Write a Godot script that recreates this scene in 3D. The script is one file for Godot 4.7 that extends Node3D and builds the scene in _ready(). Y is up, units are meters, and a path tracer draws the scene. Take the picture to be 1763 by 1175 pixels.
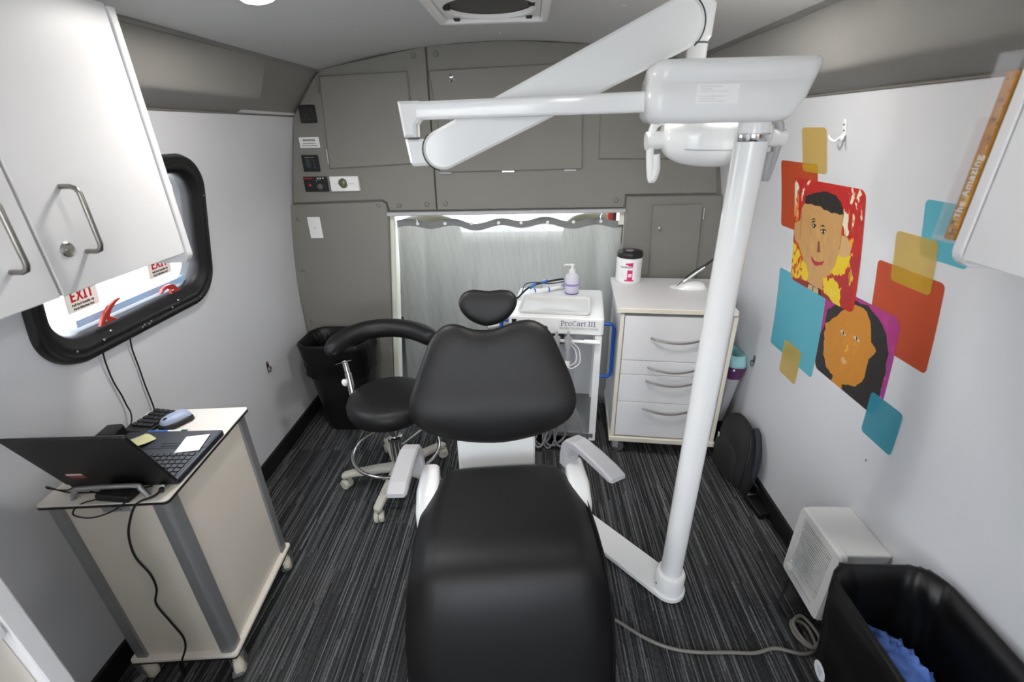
extends Node3D

const XC := -0.135          # middle of the room
const ZF := -2.48           # face of the padded wall ahead
const ZR := 1.5             # wall behind the photographer
var M := {}
var taken := {}

# ---------------------------------------------------------------- camera, sky, light
func set_stage() -> void:
	var cam := Camera3D.new()
	cam.name = "camera"
	add_child(cam)
	cam.transform = Transform3D(Basis(Vector3(0.99928484, -0.01861072, -0.03291581), Vector3(0.00293045, 0.90599147, -0.4232858), Vector3(0.0376991, 0.42288662, 0.90539808)).orthonormalized(), Vector3(0, 1.6, 0))
	cam.near = 0.03
	cam.far = 200.0
	var lens := CameraAttributesPhysical.new()
	lens.frustum_focal_length = 16.0
	lens.frustum_focus_distance = 2.1
	lens.exposure_aperture = 3.5
	cam.attributes = lens
	cam.fov = 73.70
	cam.current = true
	var env := Environment.new()
	env.background_mode = Environment.BG_SKY
	var sky := Sky.new()
	var sm := ProceduralSkyMaterial.new()
	sm.sky_top_color = Color8(226, 234, 246)
	sm.sky_horizon_color = Color8(242, 244, 248)
	sm.ground_horizon_color = Color8(226, 226, 224)
	sm.ground_bottom_color = Color8(210, 210, 208)
	sm.sky_energy_multiplier = 3.2
	sm.ground_energy_multiplier = 3.2
	sm.sun_angle_max = 0.0
	sky.sky_material = sm
	env.sky = sky
	env.tonemap_mode = Environment.TONE_MAPPER_LINEAR
	env.tonemap_exposure = 0.86
	env.sdfgi_enabled = true
	env.ssao_enabled = true
	env.ssil_enabled = true
	var we := WorldEnvironment.new()
	we.name = "surroundings"
	we.environment = env
	add_child(we)

const LAMP_ENERGY := 0.85

# ---------------------------------------------------------------- bookkeeping
func numbered(called: String) -> String:
	if not taken.has(called):
		taken[called] = 0
		return called
	taken[called] += 1
	return "%s_%03d" % [called, taken[called]]

func tag(o: Node, label: String, category: String, group := "") -> Node:
	o.set_meta("label", label)
	o.set_meta("category", category)
	if group != "":
		o.set_meta("group", group)
	return o

func thing(called: String, label: String, category: String, at := Vector3.ZERO, turn := 0.0, group := "") -> Node3D:
	var o := Node3D.new()
	o.name = numbered(called)
	add_child(o)
	o.position = at
	o.rotation.y = deg_to_rad(turn)
	tag(o, label, category, group)
	return o

func part(parent: Node, called: String, mesh: Mesh, m: Material, at := Vector3.ZERO, rot := Vector3.ZERO) -> MeshInstance3D:
	var o := MeshInstance3D.new()
	o.name = numbered(called) if parent == self else called
	o.mesh = mesh
	o.material_override = m
	parent.add_child(o, true)
	o.position = at
	o.rotation_degrees = rot
	return o

func single(called: String, mesh: Mesh, m: Material, label: String, category: String, at := Vector3.ZERO, rot := Vector3.ZERO, group := "") -> MeshInstance3D:
	var o := part(self, called, mesh, m, at, rot)
	tag(o, label, category, group)
	return o

func struct(called: String, mesh: Mesh, m: Material, at := Vector3.ZERO, rot := Vector3.ZERO) -> MeshInstance3D:
	var o := part(self, called, mesh, m, at, rot)
	o.set_meta("kind", "structure")
	return o

func mat(key: String, c: Color, rough := 0.5, metal := 0.0, spec := 0.5) -> StandardMaterial3D:
	var m := StandardMaterial3D.new()
	m.resource_name = key
	m.albedo_color = c
	m.roughness = rough
	m.metallic = metal
	m.metallic_specular = spec
	M[key] = m
	return m

func clear(key: String, c: Color, alpha: float, rough := 0.05) -> StandardMaterial3D:
	var m := mat(key, Color(c.r, c.g, c.b, alpha), rough)
	m.transparency = BaseMaterial3D.TRANSPARENCY_ALPHA
	return m

func noise_tex(freq: float, octaves: int, size := 512, normal := false, strength := 2.0, kind := FastNoiseLite.TYPE_SIMPLEX_SMOOTH) -> NoiseTexture2D:
	var n := FastNoiseLite.new()
	n.seed = 7
	n.noise_type = kind
	n.frequency = freq
	n.fractal_octaves = octaves
	var t := NoiseTexture2D.new()
	t.width = size
	t.height = size
	t.seamless = true
	t.noise = n
	t.as_normal_map = normal
	t.bump_strength = strength
	return t

# ---------------------------------------------------------------- shapes
func begin() -> SurfaceTool:
	var s := SurfaceTool.new()
	s.begin(Mesh.PRIMITIVE_TRIANGLES)
	return s

func done(s: SurfaceTool) -> ArrayMesh:
	s.generate_normals()
	s.index()
	return s.commit()

func face(s: SurfaceTool, a: Vector3, b: Vector3, c: Vector3, n: Vector3, ua := Vector2.ZERO, ub := Vector2.ZERO, uc := Vector2.ZERO) -> void:
	if (b - a).cross(c - a).dot(n) > 0.0:
		s.set_uv(ua); s.add_vertex(a); s.set_uv(uc); s.add_vertex(c); s.set_uv(ub); s.add_vertex(b)
	else:
		s.set_uv(ua); s.add_vertex(a); s.set_uv(ub); s.add_vertex(b); s.set_uv(uc); s.add_vertex(c)

func rrect(w: float, h: float, r: float, seg := 6) -> PackedVector2Array:
	var out := PackedVector2Array()
	var cs := [Vector2(w / 2 - r, h / 2 - r), Vector2(-w / 2 + r, h / 2 - r), Vector2(-w / 2 + r, -h / 2 + r), Vector2(w / 2 - r, -h / 2 + r)]
	if r <= 0.0001:
		return PackedVector2Array([cs[0], cs[1], cs[2], cs[3]])
	for q in 4:
		for i in seg + 1:
			var a := PI / 2 * (q + float(i) / seg)
			out.append(cs[q] + Vector2(cos(a), sin(a)) * r)
	return out

func inset(poly: PackedVector2Array, d: float) -> PackedVector2Array:
	var out := PackedVector2Array()
	var n := poly.size()
	for i in n:
		var e1 := (poly[i] - poly[(i + n - 1) % n]).normalized()
		var e2 := (poly[(i + 1) % n] - poly[i]).normalized()
		var n1 := Vector2(-e1.y, e1.x)
		var n2 := Vector2(-e2.y, e2.x)
		var b := (n1 + n2)
		var l: float = maxf(b.length_squared() / 2.0, 0.3)
		out.append(poly[i] + b / l * d)
	return out

# a polygon in x and y, drawn out along z from 0 to depth, edges chamfered
func prism_into(s: SurfaceTool, poly_in: PackedVector2Array, depth: float, bev := 0.0015, xf := Transform3D.IDENTITY) -> void:
	var poly := poly_in.duplicate()
	if Geometry2D.is_polygon_clockwise(poly):
		poly.reverse()
	var lo := poly[0]
	var hi := poly[0]
	for p in poly:
		lo = lo.min(p)
		hi = hi.max(p)
	var size := (hi - lo).max(Vector2(0.0001, 0.0001))
	var small := inset(poly, bev) if bev > 0.0 else poly
	var n := poly.size()
	s.set_smooth_group(-1)
	var idx := Geometry2D.triangulate_polygon(small)
	var up := xf.basis.z.normalized()
	for i in range(0, idx.size(), 3):
		var p := [small[idx[i]], small[idx[i + 1]], small[idx[i + 2]]]
		var uv := []
		for k in 3:
			uv.append(Vector2((p[k].x - lo.x) / size.x, 1.0 - (p[k].y - lo.y) / size.y))
		face(s, xf * Vector3(p[0].x, p[0].y, depth), xf * Vector3(p[1].x, p[1].y, depth), xf * Vector3(p[2].x, p[2].y, depth), up, uv[0], uv[1], uv[2])
		face(s, xf * Vector3(p[0].x, p[0].y, 0), xf * Vector3(p[1].x, p[1].y, 0), xf * Vector3(p[2].x, p[2].y, 0), -up)
	var levels := [[small, 0.0], [poly, bev], [poly, depth - bev], [small, depth]] if bev > 0.0 else [[poly, 0.0], [poly, depth]]
	for l in levels.size() - 1:
		for i in n:
			var j := (i + 1) % n
			var e: Vector2 = poly[j] - poly[i]
			if e.length() < 0.000001:
				continue
			var out := xf.basis * Vector3(e.y, -e.x, 0)
			var a: Vector2 = levels[l][0][i]
			var b: Vector2 = levels[l][0][j]
			var c: Vector2 = levels[l + 1][0][j]
			var d: Vector2 = levels[l + 1][0][i]
			var z0: float = levels[l][1]
			var z1: float = levels[l + 1][1]
			face(s, xf * Vector3(a.x, a.y, z0), xf * Vector3(b.x, b.y, z0), xf * Vector3(c.x, c.y, z1), out)
			face(s, xf * Vector3(a.x, a.y, z0), xf * Vector3(c.x, c.y, z1), xf * Vector3(d.x, d.y, z1), out)

func prism(poly: PackedVector2Array, depth: float, bev := 0.0015) -> ArrayMesh:
	var s := begin()
	prism_into(s, poly, depth, bev)
	return done(s)

func box_into(s: SurfaceTool, size: Vector3, at: Vector3, bev := 0.002) -> void:
	prism_into(s, rrect(size.x, size.y, 0), size.z, bev, Transform3D(Basis.IDENTITY, at - Vector3(0, 0, size.z / 2)))

func box(size: Vector3, bev := 0.002) -> ArrayMesh:
	var s := begin()
	box_into(s, size, Vector3.ZERO, bev)
	return done(s)

# rounded rectangle in x and y, centred, depth along z centred
func rbox(w: float, h: float, d: float, r: float, bev := 0.002, seg := 6) -> ArrayMesh:
	var s := begin()
	prism_into(s, rrect(w, h, r, seg), d, bev, Transform3D(Basis.IDENTITY, Vector3(0, 0, -d / 2)))
	return done(s)

# rounded rectangle seen from above, height along y starting at 0
func slab(w: float, d: float, h: float, r: float, bev := 0.002, seg := 6) -> ArrayMesh:
	var s := begin()
	prism_into(s, rrect(w, d, r, seg), h, bev, Transform3D(Basis(Vector3.RIGHT, Vector3.FORWARD, Vector3.UP), Vector3.ZERO))
	return done(s)

func grid_into(s: SurfaceTool, rows: Array, wrap := false, group := 1) -> void:
	s.set_smooth_group(group)
	var m := rows.size()
	for i in m - 1:
		var r0: PackedVector3Array = rows[i]
		var r1: PackedVector3Array = rows[i + 1]
		var n := r0.size()
		for j in (n if wrap else n - 1):
			var k := (j + 1) % n
			var u0 := float(j) / (n - 1)
			var u1 := float(j + 1) / (n - 1)
			var v0 := float(i) / (m - 1)
			var v1 := float(i + 1) / (m - 1)
			if r0[j].distance_squared_to(r0[k]) > 1e-14:
				s.set_uv(Vector2(u0, v0)); s.add_vertex(r0[j])
				s.set_uv(Vector2(u1, v0)); s.add_vertex(r0[k])
				s.set_uv(Vector2(u1, v1)); s.add_vertex(r1[k])
			if r1[j].distance_squared_to(r1[k]) > 1e-14:
				s.set_uv(Vector2(u0, v0)); s.add_vertex(r0[j])
				s.set_uv(Vector2(u1, v1)); s.add_vertex(r1[k])
				s.set_uv(Vector2(u0, v1)); s.add_vertex(r1[j])

func grid(rows: Array, wrap := false) -> ArrayMesh:
	var s := begin()
	grid_into(s, rows, wrap)
	return done(s)

func cap_into(s: SurfaceTool, ring: PackedVector3Array, group: int, flip := false) -> void:
	s.set_smooth_group(group)
	var c := Vector3.ZERO
	for p in ring:
		c += p / ring.size()
	for j in ring.size():
		var k := (j + 1) % ring.size()
		s.set_uv(Vector2.ZERO)
		s.add_vertex(c)
		s.add_vertex(ring[k] if flip else ring[j])
		s.add_vertex(ring[j] if flip else ring[k])

func loft(rings: Array, round_ends := false) -> ArrayMesh:
	var s := begin()
	grid_into(s, rings, true, 1)
	cap_into(s, rings[0], 1 if round_ends else 2, true)
	cap_into(s, rings[-1], 1 if round_ends else 3)
	return done(s)

func lathe_into(s: SurfaceTool, prof: Array, seg := 24, xf := Transform3D.IDENTITY) -> void:
	var rings := []
	for p in prof:
		var ring := PackedVector3Array()
		for j in seg:
			var a := TAU * j / seg
			ring.append(xf * Vector3(cos(a) * maxf(p.x, 0.0), p.y, sin(a) * maxf(p.x, 0.0)))
		rings.append(ring)
	var g := 10
	for i in prof.size() - 1:
		if i > 0:
			var d0: Vector2 = (prof[i] - prof[i - 1]).normalized()
			var d1: Vector2 = (prof[i + 1] - prof[i]).normalized()
			if d0.dot(d1) < 0.75:
				g += 1
		grid_into(s, [rings[i], rings[i + 1]], true, g)
	if prof[0].x > 0.0005:
		cap_into(s, rings[0], 3, true)
	if prof[-1].x > 0.0005:
		cap_into(s, rings[-1], 4)

func lathe(prof: Array, seg := 24) -> ArrayMesh:
	var s := begin()
	lathe_into(s, prof, seg)
	return done(s)

func curve(pts: Array, sub := 6, closed := false) -> PackedVector3Array:
	var out := PackedVector3Array()
	var n := pts.size()
	for i in (n if closed else n - 1):
		var p0: Vector3 = pts[(i + n - 1) % n] if closed or i > 0 else pts[0]
		var p1: Vector3 = pts[i]
		var p2: Vector3 = pts[(i + 1) % n]
		var p3: Vector3 = pts[(i + 2) % n] if closed or i < n - 2 else pts[n - 1]
		for k in sub:
			out.append(p1.cubic_interpolate(p2, p0, p3, float(k) / sub))
	if not closed:
		out.append(pts[n - 1])
	return out

func curve2(pts: Array, sub := 4) -> PackedVector2Array:
	var p3 := []
	for p in pts:
		p3.append(Vector3(p[0], p[1], 0))
	var out := PackedVector2Array()
	for p in curve(p3, sub, true):
		out.append(Vector2(p.x, p.y))
	return out

func tube_into(s: SurfaceTool, pts: PackedVector3Array, r, sides := 8, closed := false, flat := 1.0) -> void:
	var n := pts.size()
	var rings := []
	var side := Vector3.ZERO
	for i in n:
		var t: Vector3
		if closed:
			t = (pts[(i + 1) % n] - pts[(i + n - 1) % n]).normalized()
		else:
			t = (pts[mini(i + 1, n - 1)] - pts[maxi(i - 1, 0)]).normalized()
		if side == Vector3.ZERO:
			side = t.cross(Vector3.UP if absf(t.y) < 0.9 else Vector3.RIGHT).normalized()
		side = (side - t * side.dot(t)).normalized()
		var up := t.cross(side)
		var rad: float = r[i] if r is Array else r
		var ring := PackedVector3Array()
		for j in sides:
			var a := TAU * j / sides
			ring.append(pts[i] + side * cos(a) * rad + up * sin(a) * rad * flat)
		rings.append(ring)
	if closed:
		rings.append(rings[0])
	grid_into(s, rings, true, 1)
	if not closed:
		cap_into(s, rings[0], 2, true)
		cap_into(s, rings[-1], 3)

func tube(pts: Array, r, sides := 8, sub := 0, closed := false, flat := 1.0) -> ArrayMesh:
	var s := begin()
	tube_into(s, curve(pts, sub, closed) if sub > 0 else PackedVector3Array(pts), r, sides, closed, flat)
	return done(s)

# a cushion: an outline in x and y swelling to front (+z) and back
func pillow(outline: PackedVector2Array, front: float, back: float, power := 3.0, rows := 9, centre := Vector2.INF, bend := []) -> ArrayMesh:
	var c := Vector2.ZERO
	for p in outline:
		c += p / outline.size()
	if centre != Vector2.INF:
		c = centre
	var all := []
	for side in [1, -1]:
		for k in rows + 1:
			if side == -1 and k == 0:
				continue
			var f: float = float(k) / rows
			var r: float = sin(f * PI / 2) if side == 1 else cos(f * PI / 2)
			r = maxf(r, 0.002)
			var z: float = sqrt(maxf(0.0, 1.0 - pow(r, power))) * (front if side == 1 else -back)
			var ring := PackedVector3Array()
			for p in outline:
				var q := c + (p - c) * r
				var v := Vector3(q.x, q.y, z)
				if bend.size():
					v.z += bend[0] * pow(v.x - bend[1], 2.0)
					if z > 0:
						v.z += bend[2] * exp(-pow((v.y - bend[3]) / bend[4], 2.0))
				ring.append(v)
			all.append(ring)
	return grid(all, true)

func text(parent: Node, words: String, h: float, m: Material, xf: Transform3D, font := "Droid Sans", bold := false, stretch := 1.0) -> MeshInstance3D:
	var t := TextMesh.new()
	var f := SystemFont.new()
	f.font_names = PackedStringArray([font])
	f.font_weight = 700 if bold else 400
	t.font = f
	t.text = words
	t.font_size = 32
	t.pixel_size = h / (32 * 0.72)
	t.depth = 0.0006
	t.curve_step = 2.0
	var o := MeshInstance3D.new()
	o.name = "lettering"
	o.mesh = t
	o.material_override = m
	parent.add_child(o, true)
	o.transform = xf * Transform3D(Basis.from_scale(Vector3(stretch, 1, 1)), Vector3.ZERO)
	return o

# ---------------------------------------------------------------- the curved side walls
func half(y: float) -> float:
	return 1.213 - 0.132 * pow(maxf(0.0, y - 0.5), 2.0)

func inward(side: int, y: float) -> Vector3:
	return Vector3(-side, -0.264 * maxf(0.0, y - 0.5), 0).normalized()

func wp(side: int, y: float, z: float, off := 0.0) -> Vector3:
	return Vector3(XC + side * half(y), y, z) + inward(side, y) * off

func roof(x: float) -> float:
	return 1.969 - 0.133 * pow(x - XC, 2.0)

# a film on a side wall: a rectangle with rounded corners that follows the curve
func film(side: int, z0: float, z1: float, y0: float, y1: float, r: float, off: float) -> ArrayMesh:
	var s := begin()
	s.set_smooth_group(1)
	var ys := [0.0]
	var steps := 6
	for i in range(1, steps + 1):
		ys.append(r * (1.0 - cos(PI / 2 * i / steps)))
	var h := y1 - y0
	for i in range(1, 10):
		ys.append(r + (h - 2 * r) * i / 10.0)
	for i in steps + 1:
		ys.append(h - r * (1.0 - cos(PI / 2 * (steps - i) / steps)))
	var prev := []
	for dy in ys:
		var e: float = minf(dy, h - dy)
		var ins := 0.0 if e >= r else r - sqrt(maxf(0.0, r * r - (r - e) * (r - e)))
		var cur := []
		for k in 2:
			var z: float = z0 + ins if k == 0 else z1 - ins
			cur.append([wp(side, y0 + dy, z, off), Vector2((z - z0) / (z1 - z0) if side > 0 else (z1 - z) / (z1 - z0), 1.0 - dy / h)])
		if prev.size():
			var n := inward(side, y0 + dy)
			face(s, prev[0][0], prev[1][0], cur[1][0], n, prev[0][1], prev[1][1], cur[1][1])
			face(s, prev[0][0], cur[1][0], cur[0][0], n, prev[0][1], cur[1][1], cur[0][1])
		prev = cur
	return done(s)

func fill(img: Image, pts: Array, c: Color) -> void:
	var w := img.get_width()
	var h := img.get_height()
	var lo := 1e9
	var hi := -1e9
	for p in pts:
		lo = minf(lo, p[1] * h)
		hi = maxf(hi, p[1] * h)
	for y in range(maxi(0, int(lo)), mini(h, int(hi) + 1)):
		var xs := []
		for i in pts.size():
			var a: Array = pts[i]
			var b: Array = pts[(i + 1) % pts.size()]
			var ya: float = a[1] * h
			var yb: float = b[1] * h
			var yy := y + 0.5
			if (ya <= yy and yb > yy) or (yb <= yy and ya > yy):
				xs.append(lerpf(a[0] * w, b[0] * w, (yy - ya) / (yb - ya)))
		xs.sort()
		for k in range(0, xs.size() - 1, 2):
			var x0 := clampi(int(round(xs[k])), 0, w)
			var x1 := clampi(int(round(xs[k + 1])), 0, w)
			if x1 > x0:
				img.fill_rect(Rect2i(x0, y, x1 - x0, 1), c)

# dry brush strokes inside a box
func strokes(img: Image, rng: RandomNumberGenerator, box2: Rect2, count: int, length: float, width: float, slope: float, c: Color) -> void:
	for i in count:
		var p := box2.position + Vector2(rng.randf(), rng.randf()) * box2.size
		var l := length * rng.randf_range(0.4, 1.2)
		var w := width * rng.randf_range(0.4, 1.3)
		var d := slope * rng.randf_range(0.6, 1.4) * l
		fill(img, [[p.x, p.y], [p.x + w, p.y + l * 0.2], [p.x + w * 0.8 + d, p.y + l], [p.x + d - w * 0.2, p.y + l * 0.8]], Color(c.r, c.g, c.b) * rng.randf_range(0.95, 1.04))

# brush-like edges: shift every pixel a little along a noise
func wobble(img: Image, amount: float) -> Image:
	var nz := FastNoiseLite.new()
	nz.seed = 17
	nz.frequency = 0.045
	nz.fractal_octaves = 3
	var w := img.get_width()
	var h := img.get_height()
	var out := Image.create(w, h, false, Image.FORMAT_RGB8)
	for y in h:
		for x in w:
			var dx := nz.get_noise_2d(x, y * 0.45) * amount
			var dy := nz.get_noise_2d(x + 700.0, y * 0.45) * amount * 1.6
			out.set_pixel(x, y, img.get_pixel(clampi(x + int(dx), 0, w - 1), clampi(y + int(dy), 0, h - 1)))
	return out

func textured(key: String, img: Image, rough := 0.4) -> StandardMaterial3D:
	var m := mat(key, Color.WHITE, rough)
	m.albedo_texture = ImageTexture.create_from_image(img)
	return m

# ---------------------------------------------------------------- materials
func make_materials() -> void:
	mat("white_wall", Color8(222, 223, 226), 0.28)
	mat("ceiling", Color8(206, 206, 205), 0.3)
	var fine := noise_tex(0.09, 3, 512, true, 1.6)
	var t := mat("padded_vinyl", Color8(126, 124, 118), 0.62)
	t.normal_enabled = true
	t.normal_texture = fine
	t.normal_scale = 0.35
	t.uv1_triplanar = true
	t.uv1_world_triplanar = true
	t.uv1_scale = Vector3(9, 3, 9)
	var cv := mat("cove_vinyl", Color8(142, 140, 135), 0.5)
	cv.normal_enabled = true
	cv.normal_texture = fine
	cv.normal_scale = 0.2
	cv.uv1_triplanar = true
	cv.uv1_world_triplanar = true
	cv.uv1_scale = Vector3(5, 5, 5)
	mat("button", Color8(120, 116, 108), 0.6)
	mat("trim_metal", Color8(140, 139, 136), 0.4, 0.4)
	mat("black_base", Color8(20, 20, 21), 0.5)
	mat("frame_black", Color8(21, 21, 22), 0.42)
	mat("steel", Color8(190, 188, 184), 0.25, 1.0)
	mat("brushed", Color8(150, 147, 142), 0.34, 1.0)
	mat("chrome", Color8(215, 215, 216), 0.08, 1.0)
	mat("laminate", Color8(228, 228, 229), 0.38)
	mat("ivory_edge", Color8(226, 220, 202), 0.45)
	mat("beige", Color8(214, 206, 193), 0.5)
	mat("beige_top", Color8(226, 219, 208), 0.42)
	mat("aluminium", Color8(150, 152, 153), 0.42, 0.6)
	mat("white_gloss", Color8(246, 247, 246), 0.14)
	mat("white_plastic", Color8(232, 232, 230), 0.38)
	mat("arm_grey", Color8(178, 178, 181), 0.45)
	mat("caster_cream", Color8(206, 200, 180), 0.5)
	mat("caster_grey", Color8(92, 94, 96), 0.5)
	mat("black_plastic", Color8(17, 17, 18), 0.42)
	mat("key_black", Color8(30, 31, 33), 0.45)
	mat("black_cable", Color8(17, 17, 19), 0.45)
	mat("blue_band", Color8(38, 110, 190), 0.4)
	mat("blue_pipe", Color8(28, 92, 196), 0.3)
	mat("red_paint", Color8(160, 40, 26), 0.4)
	mat("red_ink", Color8(196, 20, 34), 0.6)
	mat("black_ink", Color8(28, 28, 30), 0.6)
	mat("grey_ink", Color8(150, 150, 150), 0.6)
	mat("blue_ink", Color8(56, 62, 120), 0.6)
	mat("white_ink", Color8(235, 230, 215), 0.6)
	mat("paper", Color8(236, 236, 232), 0.7)
	mat("sticker_cream", Color8(236, 233, 226), 0.6)
	M.sticker_cream.backlight_enabled = true
	M.sticker_cream.backlight = Color8(120, 118, 114)
	mat("grey_cord", Color8(128, 125, 118), 0.5)
	mat("stool_cream", Color8(196, 194, 180), 0.45)
	mat("grey_tube", Color8(150, 152, 155), 0.35)
	mat("purple", Color8(92, 44, 92), 0.45)
	mat("bag_cloth", Color8(26, 27, 28), 0.8)
	mat("strap", Color8(34, 40, 50), 0.75)
	mat("liner", Color8(9, 9, 10), 0.4, 0.0, 0.4)
	var v := mat("black_vinyl", Color8(19, 19, 20), 0.48, 0.0, 0.45)
	v.normal_enabled = true
	v.normal_texture = noise_tex(0.16, 2, 512, true, 1.0)
	v.normal_scale = 0.18
	v.uv1_triplanar = true
	v.uv1_scale = Vector3(9, 9, 9)
	clear("pane", Color8(235, 245, 250), 0.08)
	clear("acrylic", Color8(238, 240, 245), 0.05)
	clear("clear_plastic", Color8(228, 230, 232), 0.45, 0.3)
	clear("lotion", Color8(176, 158, 206), 0.75, 0.3)
	clear("bottle_plastic", Color8(232, 230, 240), 0.75, 0.3)
	var cur := mat("curtain_cloth", Color(0.90, 0.90, 0.89, 0.80), 0.75)
	cur.transparency = BaseMaterial3D.TRANSPARENCY_ALPHA
	var img := Image.create(256, 256, false, Image.FORMAT_RGB8)
	img.fill(Color8(158, 160, 161))
	for i in 32:
		for j in 32:
			img.fill_rect(Rect2i(i * 8, j * 8, 3, 8), Color8(186, 188, 188))
			img.fill_rect(Rect2i(i * 8, j * 8, 8, 2), Color8(178, 180, 180))
			if (i * 11 + (j / 5) * 7) % 6 == 0:
				img.fill_rect(Rect2i(i * 8 + 3, j * 8 + 2, 5, 6), Color8(146, 148, 149))
	cur.albedo_texture = ImageTexture.create_from_image(img)
	cur.uv1_scale = Vector3(6.5, 5.6, 1)
	cur.backlight_enabled = true
	cur.backlight = Color8(236, 234, 226)
	var hem := mat("curtain_hem", Color8(122, 124, 124), 0.7)
	hem.backlight_enabled = true
	hem.backlight = Color8(40, 40, 40)
	# carpet: thin yarn stripes that run along the room, each broken into pieces
	var rng := RandomNumberGenerator.new()
	rng.seed = 11
	var cw := 1024
	var carpet := Image.create(cw, cw, false, Image.FORMAT_RGB8)
	carpet.fill(Color8(52, 53, 55))
	var x := 0
	while x < cw:
		var w := rng.randi_range(2, 4)
		var y := -rng.randi_range(0, 160)
		while y < cw:
			var l := rng.randi_range(40, 330)
			var roll := rng.randf()
			var g := rng.randi_range(42, 62)
			if roll > 0.5:
				g = rng.randi_range(62, 86)
			if roll > 0.82:
				g = rng.randi_range(88, 120)
			carpet.fill_rect(Rect2i(x, y, w, l), Color8(g, g + 1, g + 2))
			y += l
		x += w
	for i in 60000:
		var p := Vector2i(rng.randi_range(0, cw - 1), rng.randi_range(0, cw - 3))
		var c := carpet.get_pixelv(p)
		var k := rng.randf_range(0.75, 1.3)
		carpet.fill_rect(Rect2i(p.x, p.y, 1, 3), Color(c.r * k, c.g * k, c.b * k))
	var cp := textured("carpet", carpet, 0.95)
	cp.uv1_triplanar = true
	cp.uv1_world_triplanar = true
	cp.uv1_scale = Vector3(0.86, 0.86, 0.5)
	cp.metallic_specular = 0.2
	cp.normal_enabled = true
	cp.normal_texture = noise_tex(0.2, 2, 512, true, 3.0)
	cp.normal_scale = 0.5

# ---------------------------------------------------------------- the room
func side_wall(side: int, hole: bool) -> ArrayMesh:
	var zs := []
	var ys := []
	var z := ZF - 0.05
	while z < ZR + 0.06:
		zs.append(z)
		z += 0.1
	var y := 0.0
	while y < 1.66:
		ys.append(y)
		y += 0.06
	ys.append(1.69)
	if hole:
		zs.append_array([-1.70, -1.08])
		ys.append_array([1.06, 1.49])
		zs.sort()
		ys.sort()
	var s := begin()
	for layer in [0.0, -0.05]:
		s.set_smooth_group(1 if layer == 0.0 else 2)
		for i in zs.size() - 1:
			for j in ys.size() - 1:
				var cz: float = (zs[i] + zs[i + 1]) / 2
				var cy: float = (ys[j] + ys[j + 1]) / 2
				if hole and cz > -1.70 and cz < -1.08 and cy > 1.06 and cy < 1.49:
					continue
				var a := wp(side, ys[j], zs[i], layer)
				var b := wp(side, ys[j], zs[i + 1], layer)
				var c := wp(side, ys[j + 1], zs[i + 1], layer)
				var d := wp(side, ys[j + 1], zs[i], layer)
				var n := inward(side, cy) * (1.0 if layer == 0.0 else -1.0)
				face(s, a, b, c, n)
				face(s, a, c, d, n)
	return done(s)

func poly(pts: Array) -> PackedVector2Array:
	var out := PackedVector2Array()
	for p in pts:
		out.append(Vector2(p[0], p[1]))
	return out

func along(prof: Array, z0: float, z1: float, steps := 2) -> ArrayMesh:
	var s := begin()
	var rows := []
	for i in steps + 1:
		var ring := PackedVector3Array()
		for p in prof:
			ring.append(Vector3(p.x, p.y, lerpf(z0, z1, float(i) / steps)))
		rows.append(ring)
	grid_into(s, rows, false, 1)
	return done(s)

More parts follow.
